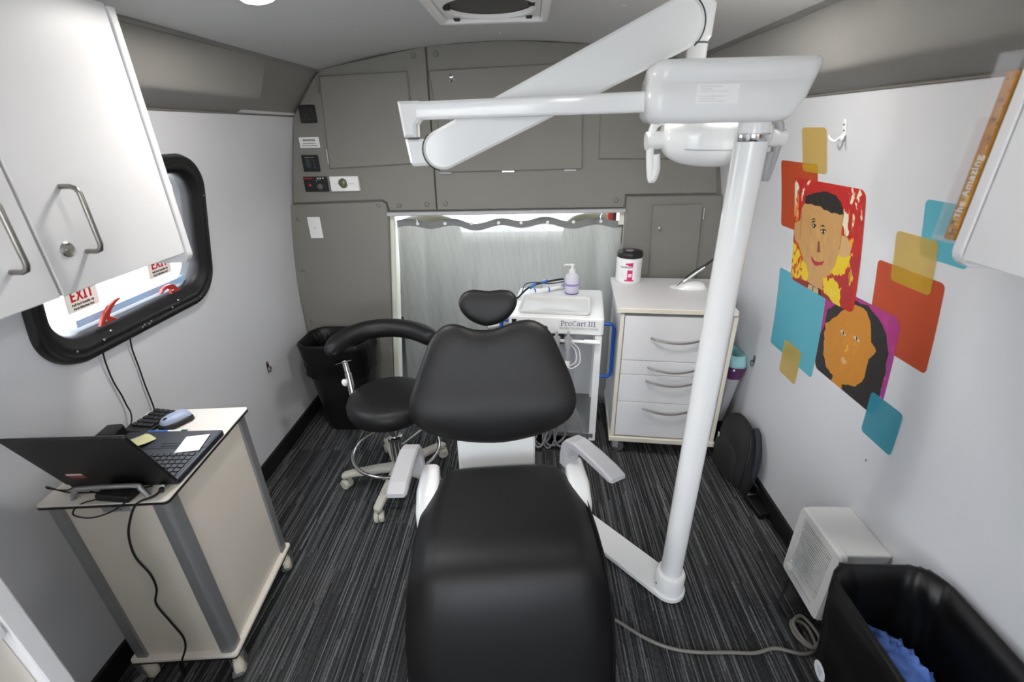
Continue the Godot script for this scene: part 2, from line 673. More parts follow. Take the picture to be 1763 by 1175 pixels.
func room() -> void:
	var ln := ZR - ZF
	var zm := (ZR + ZF) / 2
	struct("floor", box(Vector3(2.62, 0.06, ln + 0.1), 0.0), M.carpet, Vector3(XC, -0.03, zm))
	struct("wall_left", side_wall(-1, true), M.white_wall)
	struct("wall_right", side_wall(1, false), M.white_wall)
	# arched ceiling sheet, two faces
	var s := begin()
	for layer in 2:
		var rows := []
		for i in 33:
			var x := XC + lerpf(-0.9, 0.9, i / 32.0)
			var r := PackedVector3Array()
			for z in [ZF - 0.05, -1.2, 0.3, ZR + 0.05]:
				r.append(Vector3(x, roof(x) + layer * 0.05, z))
			rows.append(r)
		grid_into(s, rows, false, 1 + layer)
	struct("ceiling", done(s), M.ceiling)
	# padded valance under the ceiling edge on each side, a flat closing panel near the wall ahead
	for side in [-1, 1]:
		var sx := float(side)
		var prof := []
		var outer := []
		for p in [[0.868, 1.872], [0.876, 1.845], [0.888, 1.81], [0.903, 1.772], [0.917, 1.742], [0.923, 1.731], [0.929, 1.724], [0.938, 1.719], [0.95, 1.714], [0.98, 1.702], [1.01, 1.689], [1.04, 1.674]]:
			prof.append(Vector2(XC + sx * p[0], p[1]))
		var v := struct("trim_%d" % (1 if side < 0 else 2), along(prof, -2.0 if side < 0 else -2.2, ZR + 0.03, 6), M.cove_vinyl)
		v.set_meta("label", "padded grey valance along the ceiling edge")
		var flat := []
		for i in 9:
			var f := i / 8.0
			flat.append(Vector2(XC + sx * lerpf(0.868, 1.04, f), lerpf(1.872, 1.672, f) + 0.012 * sin(f * PI)))
		part(v, "closing_panel", along(flat, ZF - 0.03, -1.99 if side < 0 else -2.16, 2), M.cove_vinyl)
		for p in flat:
			outer.append(p + Vector2(sx * 0.05, 0.05))
		part(v, "backing", along(outer, ZF - 0.05, ZR + 0.05, 2), M.cove_vinyl)
		# the metal strip that holds ceiling and valance
		struct("trim_%d" % (3 if side < 0 else 4), tube([Vector3(XC + sx * 0.868, 1.866, ZF), Vector3(XC + sx * 0.868, 1.866, ZR)], 0.009, 8), M.trim_metal)
		struct("trim_%d" % (5 if side < 0 else 6), tube([wp(side, 1.676, ZF, 0.001), wp(side, 1.676, ZR, 0.001)], 0.0035, 8), M.button)
		struct("baseboard_%s" % ("left" if side < 0 else "right"), box(Vector3(0.014, 0.085, ln), 0.003), M.black_base, Vector3(XC + sx * 1.206, 0.0425, zm))
	# rear wall behind the photographer, its unseen window added for frontal daylight
	var rw := begin()
	box_into(rw, Vector3(0.85, 2.1, 0.06), Vector3(XC - 0.92, 1.03, ZR + 0.03), 0.0)
	box_into(rw, Vector3(0.85, 2.1, 0.06), Vector3(XC + 0.92, 1.03, ZR + 0.03), 0.0)
	box_into(rw, Vector3(1.1, 0.2, 0.06), Vector3(XC, 1.98, ZR + 0.03), 0.0)
	box_into(rw, Vector3(1.1, 0.75, 0.06), Vector3(XC, 0.355, ZR + 0.03), 0.0)
	struct("wall_rear", done(rw), M.white_wall)
	struct("added_window_3", box(Vector3(1.1, 1.2, 0.006), 0.0), M.pane, Vector3(XC, 1.305, ZR + 0.03))
	front_wall()

func front_wall() -> void:
	var s := begin()
	var at := Transform3D(Basis.IDENTITY, Vector3(0, 0, ZF - 0.07))
	prism_into(s, poly([[-1.42, -0.02], [-0.88, -0.02], [-0.762, 1.19], [-1.42, 1.19]]), 0.05, 0.0, at)
	prism_into(s, poly([[0.518, -0.02], [1.15, -0.02], [1.15, 1.19], [0.518, 1.19]]), 0.05, 0.0, at)
	prism_into(s, poly([[-1.42, 1.19], [1.15, 1.19], [1.15, 1.99], [-1.42, 1.99]]), 0.05, 0.0, at)
	var w := struct("wall_front", done(s), M.padded_vinyl)
	var at_z := Vector3(0, 0, ZF - 0.02)
	# panels, their seams and corners read from the photograph
	part(w, "panel", prism(poly([[-1.34, 0.0], [-0.876, 0.0], [-0.857, 0.216], [-0.757, 1.16], [-0.754, 1.232], [-0.762, 1.253], [-0.783, 1.263], [-1.30, 1.251], [-1.34, 1.0]]), 0.024, 0.005), M.padded_vinyl, at_z)
	part(w, "panel", prism(poly([[-1.26, 1.259], [-0.78, 1.271], [-0.752, 1.256], [-0.745, 1.213], [-0.492, 1.214], [-0.479, 1.958], [-1.0, 1.872], [-1.17, 1.67]]), 0.02, 0.004), M.padded_vinyl, at_z)
	part(w, "panel", prism(poly([[-0.487, 1.214], [0.498, 1.214], [0.502, 1.279], [0.97, 1.279], [0.90, 1.67], [0.74, 1.868], [0.35, 1.944], [-0.1, 1.972], [-0.474, 1.959]]), 0.02, 0.004), M.padded_vinyl, at_z)
	part(w, "panel", prism(poly([[0.509, 0.0], [1.075, 0.0], [1.07, 0.7], [1.0, 1.27], [0.509, 1.27]]), 0.024, 0.005), M.padded_vinyl, at_z)
	var ad := part(w, "access_door", prism(poly([[-0.999, 1.846], [-0.573, 1.857], [-0.571, 1.446], [-1.026, 1.428]]), 0.034, 0.006), M.padded_vinyl, at_z)
	for h in [[-1.012, 1.812], [-1.026, 1.487]]:
		part(ad, "hinge", box(Vector3(0.007, 0.075, 0.005), 0.001), M.chrome, Vector3(h[0], h[1], 0.026), Vector3(0, 0, -2.5))
	var md := part(w, "access_door", prism(poly([[-0.472, 1.857], [0.252, 1.876], [0.272, 1.407], [-0.425, 1.402]]), 0.034, 0.006), M.padded_vinyl, at_z)
	for h in [[-0.428, 1.399], [-0.105, 1.402], [0.212, 1.403]]:
		part(md, "hinge", box(Vector3(0.062, 0.009, 0.005), 0.001), M.chrome, Vector3(h[0], h[1], 0.026))
	part(md, "lock", lathe([Vector2(0.016, 0), Vector2(0.016, 0.004), Vector2(0.011, 0.008), Vector2(0.008, 0.006), Vector2(0, 0.006)], 18), M.chrome, Vector3(-0.363, 1.822, 0.034), Vector3(90, 0, 0))
	part(w, "access_door", prism(poly([[0.338, 1.868], [0.352, 1.453], [0.94, 1.443], [0.885, 1.66], [0.72, 1.845]]), 0.034, 0.006), M.padded_vinyl, at_z)
	var sd := part(w, "access_door", prism(poly([[0.644, 1.226], [0.902, 1.231], [0.925, 0.80], [0.665, 0.80]]), 0.038, 0.006), M.padded_vinyl, at_z)
	part(sd, "lock", lathe([Vector2(0.011, 0), Vector2(0.011, 0.004), Vector2(0.006, 0.007), Vector2(0, 0.007)], 16), M.brushed, Vector3(0.692, 1.104, 0.038), Vector3(90, 0, 0))
	part(sd, "hinge", box(Vector3(0.008, 0.06, 0.006), 0.001), M.chrome, Vector3(0.911, 1.18, 0.036), Vector3(0, 0, 3))
	for b in [[-0.537, 1.918], [-0.432, 1.922], [0.29, 1.924], [-0.69, 1.24], [-0.54, 1.245], [-0.441, 1.247], [0.455, 1.252], [-0.80, 1.242], [-1.25, 1.178], [-1.283, 0.893], [-1.30, 0.578]]:
		part(w, "button", lathe([Vector2(0.013, 0), Vector2(0.0135, 0.003), Vector2(0.011, 0.0065), Vector2(0.006, 0.008), Vector2(0, 0.0085)], 16), M.button, Vector3(b[0], b[1], ZF), Vector3(90, 0, 0))
	# light header rail and jamb of the opening to the cab
	part(w, "header_rail", box(Vector3(1.262, 0.019, 0.03), 0.003), M.arm_grey, Vector3(-0.125, 1.199, ZF + 0.008), Vector3(0, 0, 0.15))
	part(w, "jamb", prism(poly([[-0.878, 0.0], [-0.848, 0.0], [-0.728, 1.188], [-0.756, 1.188]]), 0.10, 0.004), mat("jamb_cream", Color8(222, 222, 208), 0.5), Vector3(0, 0, ZF - 0.12))
	part(w, "jamb", box(Vector3(0.03, 0.07, 0.09), 0.004), M.jamb_cream, Vector3(0.497, 1.155, ZF - 0.06))

func window_left() -> void:
	var side := -1
	var n := 72
	var o := rrect(0.73, 0.545, 0.13, 17)
	var i_ := rrect(0.60, 0.40, 0.085, 17)
	var c := Vector2(-1.395, 1.2725)
	var ci := Vector2(-1.391, 1.280)
	var rows := []
	for st in [[0.0, 0.0], [0.05, 0.016], [0.14, 0.023], [0.34, 0.024], [0.40, 0.019], [0.46, 0.022], [0.66, 0.02], [0.72, 0.010], [0.86, 0.008], [0.93, 0.0], [1.0, -0.008], [1.0, -0.056]]:
		var ring := PackedVector3Array()
		for k in o.size():
			var p: Vector2 = (c + o[k]).lerp(ci + i_[k], st[0])
			ring.append(wp(side, p.y, p.x, st[1]))
		rows.append(ring)
	var w := struct("window_1", grid(rows, true), M.frame_black)
	# pane: a sheet that follows the wall
	var pr := []
	for a in 9:
		var r := PackedVector3Array()
		for b in 9:
			r.append(wp(side, lerpf(1.07, 1.485, a / 8.0), lerpf(-1.697, -1.083, b / 8.0), -0.03))
		pr.append(r)
	part(w, "pane", grid(pr), M.pane)
	# pale blue strip along the foot of the pane
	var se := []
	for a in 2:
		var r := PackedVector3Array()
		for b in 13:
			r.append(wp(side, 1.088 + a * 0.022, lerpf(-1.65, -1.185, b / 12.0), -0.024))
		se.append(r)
	part(w, "blue_strip", grid(se), mat("strip_blue", Color8(176, 208, 244), 0.4))
	for p in [[-1.21, 1.045], [-1.24, 1.062], [-1.50, 1.04], [-1.535, 1.055], [-1.355, 1.025], [-1.365, 1.03], [-1.385, 1.025], [-1.395, 1.03], [-1.745, 1.2], [-1.745, 1.3], [-1.74, 1.4], [-1.12, 1.05], [-1.65, 1.03]]:
		part(w, "screw", lathe([Vector2(0.0045, 0), Vector2(0.004, 0.002), Vector2(0, 0.003)], 8), M.steel, wp(side, p[1], p[0], 0.022), Vector3(0, 0, -90))
	# red release handles
	for h in [[-1.222, 1, [[0.012, -0.004], [0.0, 0.012], [-0.018, 0.03], [-0.04, 0.044], [-0.066, 0.054], [-0.086, 0.055], [-0.085, 0.049], [-0.066, 0.043], [-0.044, 0.03], [-0.03, 0.014], [-0.04, 0.006], [-0.052, -0.004]]], [-1.525, -1, [[-0.034, -0.004], [-0.02, 0.008], [-0.012, 0.02], [0.002, 0.028], [0.026, 0.03], [0.048, 0.024], [0.062, 0.013], [0.056, 0.009], [0.04, 0.016], [0.022, 0.019], [0.012, 0.012], [0.016, -0.004]]]]:
		var pl := PackedVector2Array()
		for q in h[2]:
			pl.append(Vector2(-q[0], q[1]))
		var hd := part(w, "release_handle", prism(pl, 0.012, 0.002), M.red_paint, wp(side, 1.092, h[0], 0.012), Vector3(0, 90, 0))
		part(hd, "pin", lathe([Vector2(0.004, 0), Vector2(0.004, 0.003), Vector2(0, 0.004)], 8), M.steel, Vector3(0.008 * h[1], 0.006, 0.012), Vector3(90, 0, 0))
	# exit notices stuck on the pane
	for e in [[-1.226, 1.185, "white and red EXIT notice on the window pane nearer the camera"], [-1.538, 1.192, "white and red EXIT notice at the far end of the window pane"]]:
		var at := wp(side, e[1], e[0], -0.027)
		var t := thing("exit_notice", e[2], "notice", at, 0, "exit notices on the window")
		t.basis = Basis(Vector3(0, 0, -1), Vector3(0.17, 1, 0).normalized(), Vector3(1, -0.17, 0).normalized())
		part(t, "sheet", rbox(0.106, 0.105, 0.001, 0.003, 0.0), M.sticker_cream)
		text(t, "EXIT", 0.032, M.red_ink, Transform3D(Basis.IDENTITY, Vector3(0, -0.006, 0.001)), "Droid Sans", true, 0.82)
		text(t, "Pull Red Handle Up", 0.0072, M.black_ink, Transform3D(Basis.IDENTITY, Vector3(0, -0.0315, 0.001)), "Droid Sans", true, 0.8)
		text(t, "Push Window Out", 0.0072, M.black_ink, Transform3D(Basis.IDENTITY, Vector3(0, -0.0435, 0.001)), "Droid Sans", true, 0.8)

func ceiling_fittings() -> void:
	mat("lens_glow", Color8(250, 248, 244), 0.4)
	M.lens_glow.emission_enabled = true
	M.lens_glow.emission = Color8(255, 250, 242)
	M.lens_glow.emission_energy_multiplier = 3.0
	var names := ["beside the padded valance ahead", "by the dental lamp arm ahead", "over the left cabinets behind the camera", "over the right cabinets behind the camera"]
	var k := 0
	for z in [-1.385, 0.55]:
		for x in [-0.683, 0.413]:
			var t := thing("ceiling_light", "round white ceiling light " + names[k], "light", Vector3(x, roof(x), z), 0, "round ceiling lights")
			t.rotation.z = atan(-0.266 * (x - XC))
			part(t, "bezel", lathe([Vector2(0.05, -0.012), Vector2(0.06, -0.011), Vector2(0.068, -0.005), Vector2(0.07, 0.004)], 28), M.white_plastic)
			part(t, "lens", lathe([Vector2(0, -0.03), Vector2(0.02, -0.0285), Vector2(0.038, -0.023), Vector2(0.05, -0.012)], 28), M.lens_glow)
			var l := AreaLight3D.new()
			l.name = "lamp_light"
			l.area_size = Vector2(0.1, 0.1)
			l.light_energy = LAMP_ENERGY
			l.light_color = Color8(255, 251, 246)
			l.shadow_enabled = true
			l.position = Vector3(0, -0.033, 0)
			l.rotation_degrees = Vector3(-90, 0, 0)
			t.add_child(l)
			k += 1
	# roof vent
	var v := thing("roof_vent", "square white roof vent with round dark fan screen in the ceiling", "vent", Vector3(-0.125, 1.969, -1.775))
	var s := begin()
	var o := rrect(0.40, 0.39, 0.02, 5)
	var i1 := rrect(0.385, 0.375, 0.018, 5)
	var i2 := rrect(0.35, 0.35, 0.015, 5)
	var i3 := rrect(0.325, 0.325, 0.012, 5)
	var rows := []
	for e in [[o, 0.0], [o, -0.012], [i1, -0.026], [i2, -0.024], [i3, -0.006]]:
		var ring := PackedVector3Array()
		for p in e[0]:
			ring.append(Vector3(p.x, e[1], p.y))
		rows.append(ring)
	for q in 4:
		grid_into(s, [rows[q], rows[q + 1]], true, q + 1)
	part(v, "frame", done(s), M.white_plastic)
	var b := begin()
	rows = []
	for e in 3:
		var ring := PackedVector3Array()
		for q in 64:
			var a := TAU * (q + 0.5) / 64
			var dir := Vector2(cos(a), sin(a))
			var p := dir * (0.165 / maxf(absf(dir.x), absf(dir.y))) if e == 0 else dir * (0.150 if e == 1 else 0.142)
			ring.append(Vector3(p.x, [-0.014, -0.018, -0.006][e], p.y))
		rows.append(ring)
	grid_into(b, [rows[0], rows[1]], true, 1)
	grid_into(b, [rows[1], rows[2]], true, 2)
	part(v, "bezel", done(b), M.white_plastic)
	part(v, "screen", lathe([Vector2(0, 0.006), Vector2(0.08, 0.004), Vector2(0.147, -0.004)], 32), mat("fan_screen", Color8(66, 64, 60), 0.6))
	for p in [[-0.125, -0.14], [0.128, -0.13], [-0.135, 0.02], [0.135, 0.05]]:
		part(v, "clip", rbox(0.022, 0.014, 0.02, 0.004), M.black_plastic, Vector3(p[0], -0.016, p[1]))
	for p in [[-0.42, -1.4, "in front of the roof vent"], [0.30, -1.75, "beside the dental lamp arm"], [-0.62, -1.95, "near the valance corner"], [-0.12, -2.3, "behind the roof vent"]]:
		single("ceiling_rivet", lathe([Vector2(0, -0.003), Vector2(0.004, -0.0022), Vector2(0.006, 0)], 10), M.white_plastic, "tiny white ceiling rivet " + p[2], "rivet", Vector3(p[0], roof(p[0]), p[1]), Vector3.ZERO, "ceiling rivets")

func cab() -> void:
	# the driver's cab beyond the curtain, daylight through its glass
	var g := mat("cab_grey", Color8(186, 186, 182), 0.6)
	struct("ground", box(Vector3(60, 0.1, 60), 0.0), mat("concrete", Color8(202, 200, 196), 0.9), Vector3(0, -0.7, 0))
	struct("floor_cab", box(Vector3(2.6, 0.06, 1.5), 0.0), M.black_base, Vector3(XC, -0.03, ZF - 0.05 - 0.75))
	var s := begin()
	box_into(s, Vector3(0.05, 1.0, 1.5), Vector3(XC - 1.2, 0.5, -3.28))
	box_into(s, Vector3(0.05, 1.0, 1.5), Vector3(XC + 1.2, 0.5, -3.28))
	box_into(s, Vector3(2.45, 0.85, 0.05), Vector3(XC, 0.425, -4.0))
	box_into(s, Vector3(2.45, 0.05, 1.5), Vector3(XC, 1.85, -3.28))
	box_into(s, Vector3(0.09, 0.9, 0.09), Vector3(XC - 1.17, 1.4, -3.95))
	box_into(s, Vector3(0.09, 0.9, 0.09), Vector3(XC + 1.17, 1.4, -3.95))
	box_into(s, Vector3(2.4, 0.1, 0.35), Vector3(XC, 0.80, -3.82), 0.03)
	struct("wall_cab", done(s), g)
	struct("window_2", box(Vector3(2.3, 1.0, 0.006), 0.0), M.pane, Vector3(XC, 1.36, -3.99))
	for q in [[-0.66, "olive grey driver's seat behind the left end of the curtain"], [0.44, "olive grey passenger seat behind the right end of the curtain"]]:
		var t := thing("cab_seat", q[1], "seat", Vector3(q[0], 0, -3.0), 0, "cab seats")
		var sm: Material = mat("seat_olive", Color8(94, 92, 74), 0.7) if not M.has("seat_olive") else M.seat_olive
		part(t, "backrest", pillow(curve2([[-0.21, 0.45], [0, 0.42], [0.21, 0.45], [0.235, 0.75], [0.215, 1.0], [0.15, 1.085], [0, 1.105], [-0.15, 1.085], [-0.215, 1.0], [-0.235, 0.75]], 4), 0.06, 0.06, 5.0, 6), sm, Vector3(0, 0, 0))
		part(t, "seat", slab(0.46, 0.46, 0.14, 0.06, 0.02), sm, Vector3(0, 0.36, -0.22))
		part(t, "base", box(Vector3(0.36, 0.36, 0.36)), M.black_plastic, Vector3(0, 0.18, -0.22))
	var r := thing("red_tag_box", "small red and black box glimpsed past the right end of the curtain", "box", Vector3(0.528, 1.06, -2.86))
	part(r, "red_face", box(Vector3(0.033, 0.12, 0.03)), M.red_paint, Vector3(-0.03, 0.06, 0))
	part(r, "black_face", box(Vector3(0.05, 0.12, 0.04)), M.black_plastic, Vector3(0.0125, 0.06, 0))
	# curtain hung in the opening
	var c := thing("curtain", "grey mesh curtain hung on hooks across the doorway", "curtain", Vector3(-0.12, 0, ZF - 0.045))
	var rng := RandomNumberGenerator.new()
	rng.seed = 5
	var rows := []
	var hem := []
	var nx := 150
	var hooks := [-0.611, -0.459, -0.313, -0.165, -0.042, 0.102, 0.242, 0.391]
	for i in 41:
		var f := i / 40.0
		var ring := PackedVector3Array()
		for j in nx + 1:
			var u := float(j) / nx
			var xa := lerpf(-0.724, 0.508, u)
			var x := xa - 0.06 * f * pow(1.0 - u, 2.0)
			var ph: float = u * 39.0 + 1.1 * sin(u * 9.0) + 0.5 * f * sin(u * 5.0)
			var fold: float = sin(ph) * (0.65 + 0.35 * sin(u * 7.0 + 1.0)) + 0.28 * sin(2.0 * ph + 0.8) + 0.12 * sin(u * 83.0 + f * 1.4)
			var z: float = fold * (0.006 + 0.024 * minf(1.0, f * 3.0 + 0.1))
			var top := 1.148 + 0.011 * sin(u * 30.0 + 0.4) + 0.006 * sin(u * 13.0)
			ring.append(Vector3(x + 0.12, lerpf(top, 0.03, f), z))
		rows.append(ring)
	for i in 5:
		var ring := PackedVector3Array()
		for p in rows[0]:
			ring.append(p + Vector3(0, 0.002 - i * 0.0095, 0.0022 * (1.0 if i < 5 else 0.0)))
		hem.append(ring)
	part(c, "cloth", grid(rows), M.curtain_cloth)
	part(c, "hem", grid(hem), M.curtain_hem)
	for h in hooks.size():
		var x: float = hooks[h] + 0.12
		var u: float = (hooks[h] + 0.724) / 1.232
		var z: float = rows[0][int(u * nx)].z + 0.005
		part(c, "grommet", lathe([Vector2(0.004, 0), Vector2(0.009, 0.0), Vector2(0.009, 0.002), Vector2(0.004, 0.003)], 14), M.white_plastic, Vector3(x, 1.135, z), Vector3(90, 0, 0))
		if h in [0, 7]:
			part(c, "hook", tube([Vector3(x, 1.192, z), Vector3(x + 0.003, 1.175, z), Vector3(x - 0.003, 1.158, z), Vector3(x, 1.135, z + 0.004)], 0.0022, 6, 3), M.chrome)
	part(c, "end_cord", tube([Vector3(0.628, 1.2, 0.012), Vector3(0.625, 1.0, 0.012), Vector3(0.622, 0.75, 0.012)], 0.003, 6), mat("brown_cord", Color8(70, 52, 34), 0.6))

# ---------------------------------------------------------------- things on the wall ahead
func wall_devices() -> void:
	var z := ZF + 0.001
	var t := thing("vent_fan", "small square black fan grille on the padded wall, topmost of the column", "fan", Vector3(-1.087, 1.684, z))
	part(t, "housing", rbox(0.08, 0.08, 0.014, 0.006), M.black_plastic, Vector3(0, 0, 0.007))
	for k in 7:
		var a := TAU * k / 7
		part(t, "blade", tube([Vector3(cos(a), sin(a), 0) * 0.009 + Vector3(0, 0, 0.015), Vector3(cos(a + 0.5), sin(a + 0.5), 0) * 0.022 + Vector3(0, 0, 0.015), Vector3(cos(a + 0.9), sin(a + 0.9), 0) * 0.034 + Vector3(0, 0, 0.015)], 0.003, 6, 3), mat("fan_blade", Color8(58, 54, 50), 0.6) if not M.has("fan_blade") else M.fan_blade)
	part(t, "hub", lathe([Vector2(0.01, 0), Vector2(0.009, 0.003), Vector2(0, 0.0035)], 16), M.key_black, Vector3(0, 0, 0.0145), Vector3(90, 0, 0))
	t = thing("warning_plate", "white warning plate with black print on the padded wall", "sign", Vector3(-1.108, 1.555, z))
	part(t, "plate", rbox(0.102, 0.05, 0.002, 0.003, 0.0), M.paper, Vector3(0, 0, 0.001))
	text(t, "WARNING", 0.0095, M.black_ink, Transform3D(Basis.IDENTITY, Vector3(0, 0.011, 0.0024)), "Droid Sans", true)
	marks(t, Vector3(0, -0.004, 0.0022), 0.07, 0.0045, M.black_ink, 2)
	marks(t, Vector3(0, -0.014, 0.0022), 0.082, 0.0045, M.black_ink, 3)
	t = thing("battery_meter", "square black meter with small display below the warning plate", "meter", Vector3(-1.119, 1.458, z))
	part(t, "body", rbox(0.084, 0.079, 0.012, 0.004), M.black_plastic, Vector3(0, 0, 0.006))
	part(t, "display", rbox(0.022, 0.04, 0.002, 0.002, 0.0), mat("display_green", Color8(52, 62, 56), 0.3), Vector3(-0.012, 0.0, 0.0125))
	for k in 3:
		part(t, "button", lathe([Vector2(0.0045, 0), Vector2(0.004, 0.002), Vector2(0, 0.0025)], 12), M.key_black if k < 2 else mat("dot_blue", Color8(50, 70, 170), 0.4), Vector3(0.02, 0.012 - 0.017 * k, 0.012), Vector3(90, 0, 0))
	marks(t, Vector3(0, 0.028, 0.0122), 0.05, 0.004, M.grey_ink, 4)
	t = thing("generator_panel", "black generator switch panel with red lettering and round dial", "panel", Vector3(-1.113, 1.355, z))
	part(t, "plate", rbox(0.125, 0.075, 0.008, 0.003), M.black_plastic, Vector3(0, 0, 0.004))
	part(t, "dial", lathe([Vector2(0.015, 0), Vector2(0.014, 0.006), Vector2(0.010, 0.008), Vector2(0, 0.008)], 18), M.caster_grey, Vector3(0.022, -0.012, 0.008), Vector3(90, 0, 0))
	part(t, "switch", rbox(0.014, 0.014, 0.006, 0.003), M.red_paint, Vector3(-0.03, -0.004, 0.011))
	part(t, "scale_ring", tube([Vector3(0.005, 0.012, 0.009), Vector3(0.012, 0.022, 0.009), Vector3(0.03, 0.022, 0.009)], 0.0015, 5, 4), M.grey_ink)
	marks(t, Vector3(-0.03, 0.029, 0.0082), 0.055, 0.006, M.red_ink, 5)
	marks(t, Vector3(0.032, 0.03, 0.0082), 0.042, 0.0055, M.white_ink, 6)
	t = thing("thermostat", "white rectangular thermostat with round display on the padded wall", "thermostat", Vector3(-0.957, 1.356, z))
	part(t, "body", rbox(0.151, 0.075, 0.02, 0.004, 0.003), M.white_plastic, Vector3(0, 0, 0.01))
	part(t, "display", lathe([Vector2(0.024, 0), Vector2(0.024, 0.003), Vector2(0.021, 0.004), Vector2(0.0, 0.0035)], 28), mat("display_olive", Color8(86, 96, 72), 0.15), Vector3(-0.006, 0.002, 0.02), Vector3(90, 0, 0))
	part(t, "ring", tube(circle(0.024, 24, Vector3(-0.006, 0.002, 0.0215)), 0.0022, 6, 0, true), M.chrome)
	for p in [[-0.04, 0.0], [0.036, 0.0]]:
		part(t, "groove", box(Vector3(0.03, 0.0012, 0.0006), 0.0), M.grey_ink, Vector3(p[0], p[1], 0.0202))
	t = thing("blank_switch_plate", "blank white wall plate with centre screw below the devices", "wall plate", Vector3(-1.163, 1.13, ZF + 0.005))
	part(t, "plate", rbox(0.07, 0.115, 0.005, 0.003, 0.002), M.white_plastic, Vector3(0, 0, 0.0025))
	for y in [0.0, 0.042, -0.042]:
		part(t, "screw", lathe([Vector2(0.0035, 0), Vector2(0.003, 0.0012), Vector2(0, 0.0015)], 10), M.steel if y == 0.0 else M.white_plastic, Vector3(0, y, 0.005), Vector3(90, 0, 0))

# print too small to read: a broken row of fine marks
func marks(parent: Node, at: Vector3, w: float, h: float, m: Material, rng_seed: int) -> void:
	var rng := RandomNumberGenerator.new()
	rng.seed = rng_seed
	var s := begin()
	var x := -w / 2
	while x < w / 2 - h * 0.4:
		var l := h * rng.randf_range(0.35, 0.75)
		var hh := h * rng.randf_range(0.65, 1.0)
		if rng.randf() > 0.14:
			box_into(s, Vector3(l, hh, 0.0005), Vector3(x + l / 2, -(h - hh) / 2, 0), 0.0)
		x += l + h * 0.22
	part(parent, "print_row", done(s), m, at)

func circle(r: float, n: int, c := Vector3.ZERO, flat := false) -> Array:
	var out := []
	for k in n:
		var a := TAU * k / n
		out.append(c + (Vector3(cos(a) * r, 0, sin(a) * r) if flat else Vector3(cos(a) * r, sin(a) * r, 0)))
	return out

